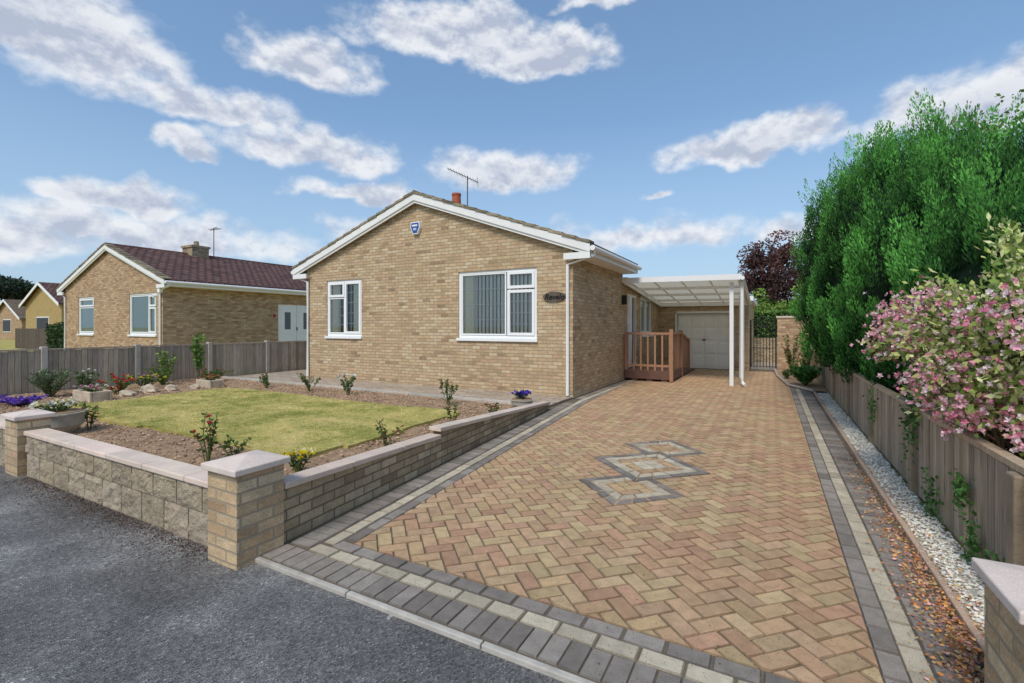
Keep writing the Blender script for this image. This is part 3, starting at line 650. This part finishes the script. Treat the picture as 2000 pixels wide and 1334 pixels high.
while y<16.0:
    zt=1.30 if y<14.6 else 1.30-(y-14.6)*.17; zb_=.32 if y<14.6 else .32-(y-14.6)*.1
    a.box(-2.345,-2.325,y,y+.085,zb_-.1,zt-.03,rv(.2)); y+=.11
a.build('balustrade',M_rwood,R)
Gt=empty('iron_gate'); a=Acc(); yg=18.4; x0,x1=-.60,.16
for i in range(9): x=x0+(x1-x0)*i/8; a.tube([(x,yg,.08),(x,yg,1.7+.12*math.sin(math.pi*i/8))],.012 if 0<i<8 else .022,6)
for z in (.12,.75,1.5): a.tube([(x0,yg,z),(x1,yg,z)],.012,6)
a.tube([(x0+(x1-x0)*i/12,yg,1.7+.12*math.sin(math.pi*i/12)) for i in range(13)],.012,6)
for i in range(4):
    c=(x0+.1+i*.19,1.62); a.tube([(c[0]+.05*math.cos(t),yg,c[1]+.05*math.sin(t)) for t in [k*.6 for k in range(11)]],.007,5)
a.build('bars',M_iron,Gt)
a=Acc(); a.box(-.63,3.0,18.6,23.4,-.06,-.02); a.build('rear_path',M_slab)
bw=empty('brick_garden_wall'); a=Acc(); a.box(.2,1.1,18.35,18.6,0,1.78); a.build('brickwork',M_brick_n,bw); a=Acc(); a.box(.17,1.12,18.32,18.63,1.78,1.84); a.build('coping',M_cope,bw)
lw=empty('stone_retaining_wall'); a=Acc(); a.box(-.63,3.0,22.6,22.9,-.02,1.0); a.build('brickwork',M_brick_o,lw)
a=Acc(); bp=[(.40,13.6),(.86,12.6),(1.12,12.6),(1.12,18.3),(.12,18.3),(.18,16.0)]; a.poly([(x,y,.04) for x,y in bp]); a.build('side_bed',M_soil)
a=Acc()
for (p,q) in (((.86,12.6),(.40,13.6)),((.40,13.6),(.18,16.0)),((.18,16.0),(.12,18.3))):
    a.tube([(*p,.04),(*q,.04)],.035,6)
a.build('bed_edging',M_conc)
# ------------------------------------------------------------------ vegetation
def plant(name,loc,h,r,ns,nl,lc,fc=None,nf=0,ls=.05,fs=.035,stemcol=(.10,.13,.04),spread=1):
    e=empty(name); x,y,z=loc; a=Acc(); P=[];A=[];C=[];L=[]; FP=[];FA=[];FC=[]; tips=[]
    for s in range(ns):
        an=random.uniform(0,6.28); rr=r*random.uniform(.2,1)*spread; hh=h*random.uniform(.6,1)
        p0=Vector((x+random.uniform(-.02,.02),y+random.uniform(-.02,.02),z-.02)); p2=Vector((x+rr*math.cos(an),y+rr*math.sin(an),z+hh)); p1=(p0+p2)/2+Vector((random.uniform(-.04,.04),random.uniform(-.04,.04),hh*.12))
        a.tube([p0,p1,p2],[.006,.005,.003],5,stemcol); tips.append(p2)
        for k in range(nl):
            t=random.uniform(.25,1.0); q=p0.lerp(p1,t*2) if t<.5 else p1.lerp(p2,t*2-1)
            P.append(q); d=Vector((random.gauss(0,1),random.gauss(0,1),random.gauss(.3,.6))); A.append(d); L.append(ls*random.uniform(.6,1.3))
            cc=random.choice(lc); kk=random.uniform(.7,1.25); C.append([c*kk for c in cc])
    a.build('stems',simple_stem,e)
    P=np.array(P);A=np.array(A);C=np.array(C);L=np.array(L); leaves('foliage',P,A,L,L*.6,C,M_leaf,e)
    if fc:
        for f in range(nf):
            t=tips[f%len(tips)] if f<len(tips) else Vector(P[random.randrange(len(P))])
            c0=random.choice(fc)
            for k in range(7):
                FP.append(t+Vector((random.gauss(0,.004),random.gauss(0,.004),random.gauss(0,.004)))); FA.append((random.gauss(0,1),random.gauss(0,1),random.uniform(0,1))); kk=random.uniform(.75,1.1); FC.append([c*kk for c in c0])
        leaves('flowers',np.array(FP),np.array(FA),np.full(len(FP),fs),np.full(len(FP),fs*.9),np.array(FC),M_petal,e)
GR=[(.08,.16,.035),(.12,.22,.05),(.065,.12,.035)]; RB=GR+[(.25,.08,.055),(.17,.13,.05)]
zg=.06
plant('rose_bush',(-5.21,2.84,zg),.54,.17,7,24,RB,[(.5,.05,.06)],3)
plant('rose_bush',(-5.02,3.02,zg),.30,.2,6,18,GR+[(.14,.2,.04)])
plant('rose_bush',(-8.2,2.9,zg),.42,.25,6,18,RB)
plant('rose_bush',(-3.95,4.15,zg),.34,.25,6,14,RB)
plant('rose_bush',(-4.05,5.6,zg),.36,.15,4,14,RB)
plant('rose_bush',(-5.1,6.95,zg),.52,.19,8,28,GR+[(.12,.10,.03)])
plant('rose_bush',(-3.97,6.6,zg),.22,.15,5,16,RB,[(.35,.04,.08)],2)
plant('rose_bush',(-7.7,7.0,zg),.47,.2,8,28,GR,[(.8,.8,.72)],6,fs=.06)
plant('rose_bush',(-8.9,7.0,zg),.44,.3,9,26,RB)
plant('rose_bush',(-10.2,6.9,zg),.40,.22,8,26,GR,[(.45,.05,.08)],2)
plant('pansies',(-4.05,3.05,zg+.04),.18,.14,18,8,GR,[(.85,.68,.03),(.85,.8,.4)],20,ls=.035,fs=.035)
plant('shrub',(-12.7,3.9,zg),.58,.42,60,40,[(.15,.20,.11),(.21,.26,.14)],ls=.045)
plant('purple_alyssum',(-11.9,3.25,zg),.14,.45,60,10,GR,[(.20,.08,.55),(.28,.15,.65)],300,ls=.03,fs=.035)
plant('purple_alyssum',(-12.5,2.9,zg),.16,.35,40,8,GR,[(.20,.08,.55)],180,ls=.03,fs=.035)
plant('pink_flowers',(-12.7,2.7,zg),.75,.3,12,18,GR,[(.7,.15,.5)],30,fs=.06)
plant('foxglove',(-13.35,7.05,zg),1.3,.18,8,44,[(.15,.27,.06),(.24,.37,.10)],ls=.10)
plant('foxglove',(-13.4,6.3,zg),.85,.25,9,34,[(.18,.28,.07),(.26,.36,.10)],ls=.08)
plant('red_flowers',(-12.0,4.75,zg),.42,.32,16,20,GR,[(.6,.03,.05),(.7,.10,.06)],40,fs=.045)
plant('yellow_flowers',(-12.6,5.5,zg),.35,.4,20,20,GR,[(.8,.65,.05),(.7,.4,.5)],34,fs=.04)
plant('bedding_plants',(-12.6,7.0,zg),.4,.5,24,28,GR,[(.6,.15,.2)],14)
plant('bedding_plants',(-12.9,6.0,zg),.5,.4,22,28,[(.15,.23,.06)])
plant('bedding_plants',(-13.2,4.6,zg),.5,.3,18,26,[(.12,.18,.06)],[(.8,.8,.7)],8)
def planter(x,y,z,r,h,name='stone_bowl_planter'):
    e=empty(name); a=Acc(); a.tube([(x,y,z),(x,y,z+.03),(x,y,z+h*.45),(x,y,z+h*.93),(x,y,z+h*.94),(x,y,z+h)],[r*.55,r*.6,r*.9,r*.97,r*1.05,r*1.05],20); a.build('bowl',M_pot,e)
    a=Acc(); a.tube([(x,y,z+h),(x,y,z+h+.01)],r*.9,16); a.build('compost',M_soil,e)
    return z+h
t=planter(-8.3,2.62,zg,.29,.30); plant('white_pansies',(-8.3,2.62,t),.14,.26,30,10,GR,[(.82,.82,.72),(.85,.75,.42)],30,ls=.035,fs=.045)
t=planter(-3.82,7.35,zg,.2,.16); plant('blue_pansies',(-3.82,7.35,t),.14,.16,24,9,GR,[(.14,.09,.6),(.07,.05,.4),(.8,.75,.3)],34,ls=.035,fs=.05)
def trough(x,y,l,wd,h,fc):
    e=empty('stone_trough_planter'); a=Acc()
    a.box(x-l/2,x+l/2,y-wd/2,y-wd/2+.05,zg-.04,zg+h); a.box(x-l/2,x+l/2,y+wd/2-.05,y+wd/2,zg-.04,zg+h); a.box(x-l/2,x-l/2+.05,y-wd/2+.05,y+wd/2-.05,zg-.04,zg+h); a.box(x+l/2-.05,x+l/2,y-wd/2+.05,y+wd/2-.05,zg-.04,zg+h); a.box(x-l/2+.05,x+l/2-.05,y-wd/2+.05,y+wd/2-.05,zg-.04,zg+h-.03,(.5,.35,.25)); a.build('trough',M_rock,e,bevel=.015)
    plant('trough_flowers',(x,y,zg+h-.04),.14,l*.4,22,10,GR,fc,20,ls=.035,fs=.04)
trough(-11.55,4.15,.75,.35,.20,[(.7,.25,.4),(.8,.7,.6)]); trough(-11.65,6.4,.6,.32,.18,[(.45,.2,.1)])
for i,(x,y,r,h) in enumerate(((-11.75,5.2,.22,.12),(-11.7,5.6,.16,.10),(-11.3,3.65,.3,.05),(-11.65,4.75,.2,.08),(-11.5,6.0,.14,.08),(-12.2,4.4,.2,.12),(-10.9,3.25,.28,.04),(-10.3,3.05,.2,.035))):
    a=Acc(); a.blob((x,y,zg+h*.4),(r,r*.65,h),rv(.1),jit=.22,seg=12,rings=8); a.build('rockery_stone',M_rock)
def conifer(name,ells,nplume,base,tip,K=130,pr=.085,ph=.42):
    """each plume is an upright feathery spindle of many small scale-leaves, packed over the crown"""
    e=empty(name); E=[(np.array(c,float),np.array(r,float)) for c,r in ells]; Ps=[];Ns=[];Lm=[]
    tot=sum(r.prod()**(2/3) for c,r in E)
    for c,r in E:
        n=int(nplume*r.prod()**(2/3)/tot); d=nrm(rng.normal(size=(n,3)))
        lump=np.array([noise.noise(Vector(q*np.array((3.4,3.4,.8))*r*.9+c))+.5*noise.noise(Vector(q*np.array((8,8,2))*r*.5+c)) for q in d])
        P=c+d*r*(1+.26*lump-.05*rng.uniform(0,1,n))[:,None]; ok=np.ones(n,bool)
        for c2,r2 in E:
            if c2 is c: continue
            ok&=(((P-c2)/(r2*.95))**2).sum(1)>1
        ok&=P[:,2]>.3
        Ps.append(P[ok]); Ns.append(nrm(d/r)[ok]); Lm.append(lump[ok])
    P=np.concatenate(Ps);Nn=np.concatenate(Ns);lm=np.concatenate(Lm);n=len(P)
    ax=nrm(Nn*np.array((.30,.30,.0))+np.array((0,0,1.2))+rng.normal(size=(n,3))*.12); s1=nrm(np.cross(ax,rng.normal(size=(n,3)))); s2=np.cross(ax,s1)
    H=ph*rng.uniform(.55,1.5,n)*(1+.55*np.clip(Nn[:,2],0,1)); R=pr*rng.uniform(.7,1.3,n)
    s=rng.uniform(0,1,(n,K)); th=rng.uniform(0,6.283,(n,K)); prof=np.sin(np.pi*np.clip(s*.80+.16,0,1))**.9*rng.uniform(.45,1.0,(n,K))
    th=np.round(th/ .9)*.9+rng.normal(0,.18,(n,K)); 
    rad=(R[:,None]*prof)[...,None]; sd=s1[:,None]*np.cos(th)[...,None]+s2[:,None]*np.sin(th)[...,None]
    pos=P[:,None]-ax[:,None]*(H*.35)[:,None,None]+ax[:,None]*(H[:,None]*s)[...,None]+sd*rad
    dr=ax[:,None]*1.15+sd*(.6*(1-.6*s))[...,None]+rng.normal(size=(n,K,3))*.15
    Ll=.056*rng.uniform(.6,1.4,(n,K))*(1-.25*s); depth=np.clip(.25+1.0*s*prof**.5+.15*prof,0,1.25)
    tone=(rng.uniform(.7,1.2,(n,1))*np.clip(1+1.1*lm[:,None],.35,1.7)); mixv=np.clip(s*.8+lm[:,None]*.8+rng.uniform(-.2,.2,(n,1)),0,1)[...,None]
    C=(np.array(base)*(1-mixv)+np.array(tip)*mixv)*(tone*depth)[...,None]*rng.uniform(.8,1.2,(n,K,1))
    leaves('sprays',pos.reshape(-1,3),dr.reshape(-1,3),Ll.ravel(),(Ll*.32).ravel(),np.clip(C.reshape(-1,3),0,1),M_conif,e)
    a=Acc()
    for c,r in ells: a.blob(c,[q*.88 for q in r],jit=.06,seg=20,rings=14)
    a.build('dark_core',M_core,e,smooth=True)  # added solid core, blocks see-through and shows as dark gaps between plumes
    a=Acc()
    for c,r in ells: a.tube([(c[0],c[1],-.05),(c[0],c[1],c[2])],[.12,.08],8)
    a.build('trunks',M_bark,e)
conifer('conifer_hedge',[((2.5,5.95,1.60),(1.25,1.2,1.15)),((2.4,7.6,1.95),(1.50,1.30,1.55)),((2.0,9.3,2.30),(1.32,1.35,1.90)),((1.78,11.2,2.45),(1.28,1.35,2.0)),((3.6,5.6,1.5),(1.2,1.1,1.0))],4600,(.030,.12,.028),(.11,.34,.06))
def tree(name,loc,h,cr,cz,n,cols,ls=.12,trunk=.18,nl=7,squash=1):
    e=empty(name); x,y=loc; a=Acc(); top=Vector((x,y,h*.8)); a.tube([(x,y,-.1),(x+.05,y,h*.3),top],[trunk,trunk*.75,trunk*.25],8)
    cl=[]
    for i in range(nl*5):
        d=Vector((random.gauss(0,1),random.gauss(0,1),random.gauss(.1,.8))).normalized(); q=random.uniform(.45,1)
        c=Vector((x+d.x*cr*q,y+d.y*cr*q,cz+d.z*cr*q*squash)); cl.append((c,cr*random.uniform(.20,.38)))
        if i<nl*2: a.tube([(x,y,h*random.uniform(.3,.6)),(Vector((x,y,cz))+c)/2,c],[trunk*.4,trunk*.25,.02],5)
    a.build('trunk_and_limbs',M_bark,e); P=[];C=[];per=n//len(cl)
    for c,r in cl:
        q=nrm(rng.normal(size=(per,3)))*rng.uniform(.3,1,(per,1))**.5*r; P.append(np.array(c)+q)
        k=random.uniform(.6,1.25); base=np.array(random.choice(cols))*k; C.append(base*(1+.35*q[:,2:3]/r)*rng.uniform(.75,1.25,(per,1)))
    P=np.concatenate(P);C=np.clip(np.concatenate(C),0,1); leaves('foliage',P,rng.normal(size=P.shape),rng.uniform(.6,1.3,len(P))*ls,rng.uniform(.4,.8,len(P))*ls,C,M_leaf,e)
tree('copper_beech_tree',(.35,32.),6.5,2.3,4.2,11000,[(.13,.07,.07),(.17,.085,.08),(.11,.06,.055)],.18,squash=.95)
tree('garden_tree',(2.6,29),4.0,1.7,2.6,6000,[(.16,.26,.05),(.11,.20,.045)],.18)
tree('garden_tree',(-.4,30),3.2,1.2,2.1,4000,[(.18,.28,.06)],.16)
tree('pine_tree',(-85,22),8.4,2.3,6.2,5000,[(.05,.075,.05),(.06,.09,.055)],.4,squash=.6)
tree('pine_tree',(-92,26),7,2.4,5,5000,[(.05,.07,.05)],.4)
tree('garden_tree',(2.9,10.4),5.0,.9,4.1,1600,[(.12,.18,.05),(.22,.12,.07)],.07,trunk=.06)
def hedge(name,x0,x1,y0,y1,z0,z1,n,cols,ls):
    e=empty(name); a=Acc(); m=.12; a.box(x0+m,x1-m,y0+m,y1-m,0,z1-m); a.build('dark_core',M_core,e)  # solid dark box added behind the leaves, no modelled branches
    P=np.stack([rng.uniform(x0,x1,n),rng.uniform(y0,y1,n),rng.uniform(z0,z1,n)],1); f=rng.integers(0,4,n); j=rng.uniform(0,.14,n)
    P[f==0,1]=(y0+j)[f==0];P[f==1,2]=(z1-j)[f==1];P[f==2,0]=(x0+j)[f==2];P[f==3,1]=(y0+j)[f==3]
    P[:,2]+=.08*np.array([noise.noise(Vector(p)) for p in P])*ls/.1
    C=np.array(cols)[rng.integers(0,len(cols),n)]*rng.uniform(.6,1.3,(n,1)); leaves('foliage',P,rng.normal(size=P.shape),rng.uniform(.6,1.2,n)*ls,rng.uniform(.4,.7,n)*ls,C,M_leaf,e)
hedge('clipped_hedge',-2,4.5,23.5,24.6,.1,2.2,14000,[(.13,.25,.05),(.18,.31,.06)],.10)
hedge('distant_trees',-60,60,55,58,.1,3.4,16000,[(.07,.12,.04),(.055,.09,.04)],.9)
hedge('distant_trees',-140,-60,45,50,.1,3.2,9000,[(.055,.09,.04),(.08,.13,.04)],.9)
a=Acc(); x=-45
while x<-29.2: a.box(x,x+.14,12,12.03,0,1.35,rv(.2)); x+=.15
a.build('distant_fence',simple('dark_timber',(.11,.085,.065),.9,4,.2))
hedge('neighbour_hedge',-31.5,-29.5,9.5,11.5,.1,1.6,3000,[(.05,.09,.03)],.14)
def shrub_f(name,c,r,n,nf,cols,fcols,ls,fs,branches=()):
    e=empty(name); c=np.array(c);r=np.array(r); a=Acc(); tips=[]
    for i in range(150):
        d=nrm(rng.normal(size=(1,3)))[0]; d[2]=d[2]*.95+.05; q=c+d*r*rng.uniform(.75,1.15); tips.append(q)
        b=np.array((c[0]+random.uniform(-.15,.15),c[1]+random.uniform(-.15,.15),.0)); m=(b+q)/2+np.array((0,0,.3)); a.tube([b,m,q],[.012,.008,.004],5)
    for q in branches:
        q=np.array(q); b=np.array((c[0],c[1],.1)); m=(b+q)/2+np.array((0,0,.5)); a.tube([b,m,q],[.014,.009,.004],5); tips.append(q); tips.append(q+rng.normal(size=3)*.06)
    a.build('branches',M_bark,e); P=[];C=[];A=[];FP=[];FA=[];FC=[]
    for q in tips:
        out=nrm((q-c)[None])[0]
        for k in range(n//len(tips)):
            t=rng.uniform(0,.8); p=q*(1-t*.55)+c*(t*.55)+rng.normal(size=3)*.06; P.append(p); A.append(out+rng.normal(size=3)*.8)
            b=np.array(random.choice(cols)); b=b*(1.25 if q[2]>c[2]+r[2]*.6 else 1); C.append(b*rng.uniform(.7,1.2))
        if q[2]>c[2]+r[2]*.80 or random.random()<.15: continue
        cc=q+rng.normal(size=3)*.03
        for k in range(int(nf/len(tips)*random.uniform(.6,1.5))):
            p=cc+rng.normal(size=3)*np.array((.065,.065,.06))-out*rng.uniform(0,.14)+out*.04; fc=np.array(random.choice(fcols)); nn=nrm((out+rng.normal(size=3)*.5)[None])[0]
            u=nrm(np.cross(nn,rng.normal(size=3))[None])[0]; v=np.cross(nn,u)
            for m in range(5):
                t=m*1.2566; FP.append(p); FA.append(u*math.cos(t)+v*math.sin(t)+nn*.5); FC.append(fc*rng.uniform(.8,1.1))
    n=len(P); leaves('foliage',np.array(P),np.array(A),rng.uniform(.6,1.3,n)*ls,rng.uniform(.35,.6,n)*ls,np.clip(np.array(C),0,1),M_leaf,e)
    leaves('flowers',np.array(FP),np.array(FA),fs,fs*.85,np.clip(np.array(FC),0,1),M_petal,e)
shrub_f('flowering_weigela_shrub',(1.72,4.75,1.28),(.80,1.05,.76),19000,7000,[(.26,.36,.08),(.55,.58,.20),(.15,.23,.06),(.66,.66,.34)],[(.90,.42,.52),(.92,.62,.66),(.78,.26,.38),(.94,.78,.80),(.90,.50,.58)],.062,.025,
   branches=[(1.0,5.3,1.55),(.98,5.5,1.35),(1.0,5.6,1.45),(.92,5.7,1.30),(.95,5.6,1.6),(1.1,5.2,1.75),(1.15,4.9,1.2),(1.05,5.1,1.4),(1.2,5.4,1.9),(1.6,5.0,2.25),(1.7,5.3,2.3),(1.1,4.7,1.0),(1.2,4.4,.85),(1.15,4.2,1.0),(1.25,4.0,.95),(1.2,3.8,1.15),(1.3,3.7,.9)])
plant('privet_shrub',(1.45,13.3,.3),1.6,.75,70,80,[(.30,.38,.08),(.43,.48,.12),(.15,.23,.06)],ls=.06)
plant('privet_shrub',(1.35,15.5,.3),1.2,.6,50,60,[(.22,.30,.07),(.15,.23,.06)],ls=.06)
plant('hydrangea_shrub',(.75,13.7,.04),.5,.45,60,40,[(.06,.20,.045),(.10,.26,.06)],ls=.08)
plant('climbing_rose',(.55,16.2,.04),1.25,.4,20,40,RB,[(.7,.14,.12)],8,ls=.055)
plant('rose_bush',(.85,15.0,.04),.9,.35,16,34,GR,[(.6,.3,.3)],6,ls=.055)
plant('bedding_plants',(.4,15.2,.04),.25,.2,14,20,GR+[(.2,.05,.08)])
for (y,z,r) in ((5.5,.55,.22),(5.4,.75,.15),(4.85,.12,.2),(4.0,.15,.14),(4.2,.42,.1),(3.6,.1,.1),(7.3,.5,.2)):
    n=130; e=empty('ivy'); P=np.stack([np.full(n,1.13)-rng.uniform(0,.05,n),y+rng.normal(0,r*.5,n),np.clip(z+rng.normal(0,r*.6,n),.01,.9)],1); A=rng.normal(size=(n,3)); A[:,0]*=.4
    leaves('ivy_leaves',P,A,rng.uniform(.025,.045,n),rng.uniform(.02,.038,n),colvar((.09,.2,.05),n,.5),M_leaf,e)
# ------------------------------------------------------------------ sky
to_sun=Vector((.04,-.80,.95)).normalized(); el=math.asin(to_sun.z); az=math.atan2(to_sun.x,to_sun.y)
W=bpy.data.worlds.new('World'); sc.world=W; W.use_nodes=True; nt=W.node_tree; N=nt.nodes; L=nt.links; bg=N['Background']; bg.inputs[1].default_value=.15
sky=N.new('ShaderNodeTexSky'); sky.sky_type='NISHITA'; sky.sun_disc=False; sky.sun_elevation=el; sky.sun_rotation=az; sky.air_density=1.0; sky.dust_density=.8; sky.ozone_density=1.6
tc=N.new('ShaderNodeTexCoord'); sp=N.new('ShaderNodeSeparateXYZ'); L.new(tc.outputs['Generated'],sp.inputs[0])
azn=math_n(nt,'ARCTAN2',sp.outputs[0],sp.outputs[1]); hx=math_n(nt,'SQRT',math_n(nt,'ADD',math_n(nt,'MULTIPLY',sp.outputs[0],sp.outputs[0]),math_n(nt,'MULTIPLY_ADD',sp.outputs[1],sp.outputs[1],1e-5)))
eln=math_n(nt,'DIVIDE',sp.outputs[2],hx); cv=N.new('ShaderNodeCombineXYZ'); L.new(azn,cv.inputs[0]); L.new(eln,cv.inputs[1])
def vm(op,a,b=None):
    n=N.new('ShaderNodeVectorMath'); n.operation=op
    for i,v in enumerate((a,b)):
        if v is None: continue
        if isinstance(v,tuple): n.inputs[i].default_value=v
        else: L.new(v,n.inputs[i])
    return n
clouds=[(-45,.44,11,.11,1.2),(-33,.385,9,.05,1.1),(-23.4,.505,6.5,.08,1.2),(-6,.60,13,.085,1.2),(3,.56,9.5,.075,1.2),(11,.67,5.4,.03,.8),(-22.9,.335,8.5,.055,1.0),(-34.3,.315,3.2,.028,.9),(-1,.325,9.8,.06,1.15),(-17.4,.265,7,.03,.9),(-40.2,.204,6.2,.034,1.0),(27,.342,10.2,.045,1.15),(44,.335,7,.075,1.2),(-37,.15,15,.045,.8),(15,.175,12,.045,.65),(31,.17,6,.03,.6),(-12,.18,10,.045,.7),(-50,.12,12,.04,.8),(17,.27,1.8,.012,.6),
 (95,.35,22,.10,1),(150,.45,24,.12,1),(-100,.4,22,.12,1),(-150,.4,24,.12,1)]
wn=N.new('ShaderNodeTexNoise'); wn.inputs['Scale'].default_value=10; wn.inputs['Detail'].default_value=4; L.new(cv.outputs[0],wn.inputs['Vector'])
warp=vm('MULTIPLY',vm('SUBTRACT',wn.outputs['Color'],(.5,.5,.5)).outputs[0],(.12,.09,0)).outputs[0]
cw=vm('ADD',cv.outputs[0],warp).outputs[0]
acc=None
for (a0,e0,wd,hh,s) in clouds:
    v=vm('MULTIPLY',vm('SUBTRACT',cw,(math.radians(a0-28.66),e0,0)).outputs[0],(1/math.radians(wd),1/hh,0)).outputs[0]
    v=vm('MAXIMUM',v,vm('MULTIPLY',v,(1,-1.7,0)).outputs[0]).outputs[0]
    ln=vm('LENGTH',v).outputs['Value']; q=math_n(nt,'MULTIPLY_ADD',ln,-s,s)
    acc=q if acc is None else math_n(nt,'MAXIMUM',acc,q)
acc=math_n(nt,'MAXIMUM',acc,-.75)
def cn(off,sc_,det):
    v=vm('MULTIPLY',vm('ADD',cv.outputs[0],off).outputs[0],(1,1.25,1)).outputs[0]; return noise_n(nt,v,sc_,det,.57)
n1=cn((0,0,0),11,7); n2=cn((.0,.02,0),11,5)
dens=math_n(nt,'ADD',acc,math_n(nt,'MULTIPLY_ADD',n1,1.5,-.60))
mask=N.new('ShaderNodeMapRange'); mask.interpolation_type='SMOOTHSTEP'; L.new(dens,mask.inputs[0]); mask.inputs[1].default_value=-.05; mask.inputs[2].default_value=.6
rel=math_n(nt,'SUBTRACT',n1,n2); lit=math_n(nt,'MULTIPLY_ADD',rel,5.0,.60,clamp=True)
thick=math_n(nt,'MULTIPLY_ADD',dens,-.55,.32); lit=math_n(nt,'ADD',lit,thick,clamp=True)
ccol=mixc(nt,lit,(3.2,3.55,4.4),(5.8,5.95,6.2))
tint=mixc(nt,1,sky.outputs[0],(1.05,1.10,1.12),'MULTIPLY'); tint=mixc(nt,.35,tint,(1.5,2.8,4.6))
hz=math_n(nt,'MULTIPLY_ADD',eln,-1.9,.80,clamp=True); tint=mixc(nt,hz,tint,(2.8,3.9,5.1))
out=mixc(nt,math_n(nt,'MULTIPLY',mask.outputs[0],.94),tint,ccol); L.new(out,bg.inputs[0])
sd=bpy.data.lights.new('sun','SUN'); sd.energy=2.6; sd.angle=math.radians(18); sd.color=(1,.945,.86); so=bpy.data.objects.new('sun',sd); sc.collection.objects.link(so)
so.rotation_euler=to_sun.to_track_quat('Z','Y').to_euler()
# ------------------------------------------------------------------ camera
cd=bpy.data.cameras.new('camera'); cam=bpy.data.objects.new('camera',cd); sc.collection.objects.link(cam); sc.camera=cam
cam.location=(0,0,1.5); cam.rotation_euler=(math.radians(90),0,math.radians(28.66)); cd.sensor_width=36; cd.lens=16.63; cd.shift_y=-.015; cd.clip_end=3000; cd.clip_start=.05
sc.view_settings.view_transform='Standard'; sc.view_settings.look='None'; sc.view_settings.exposure=0
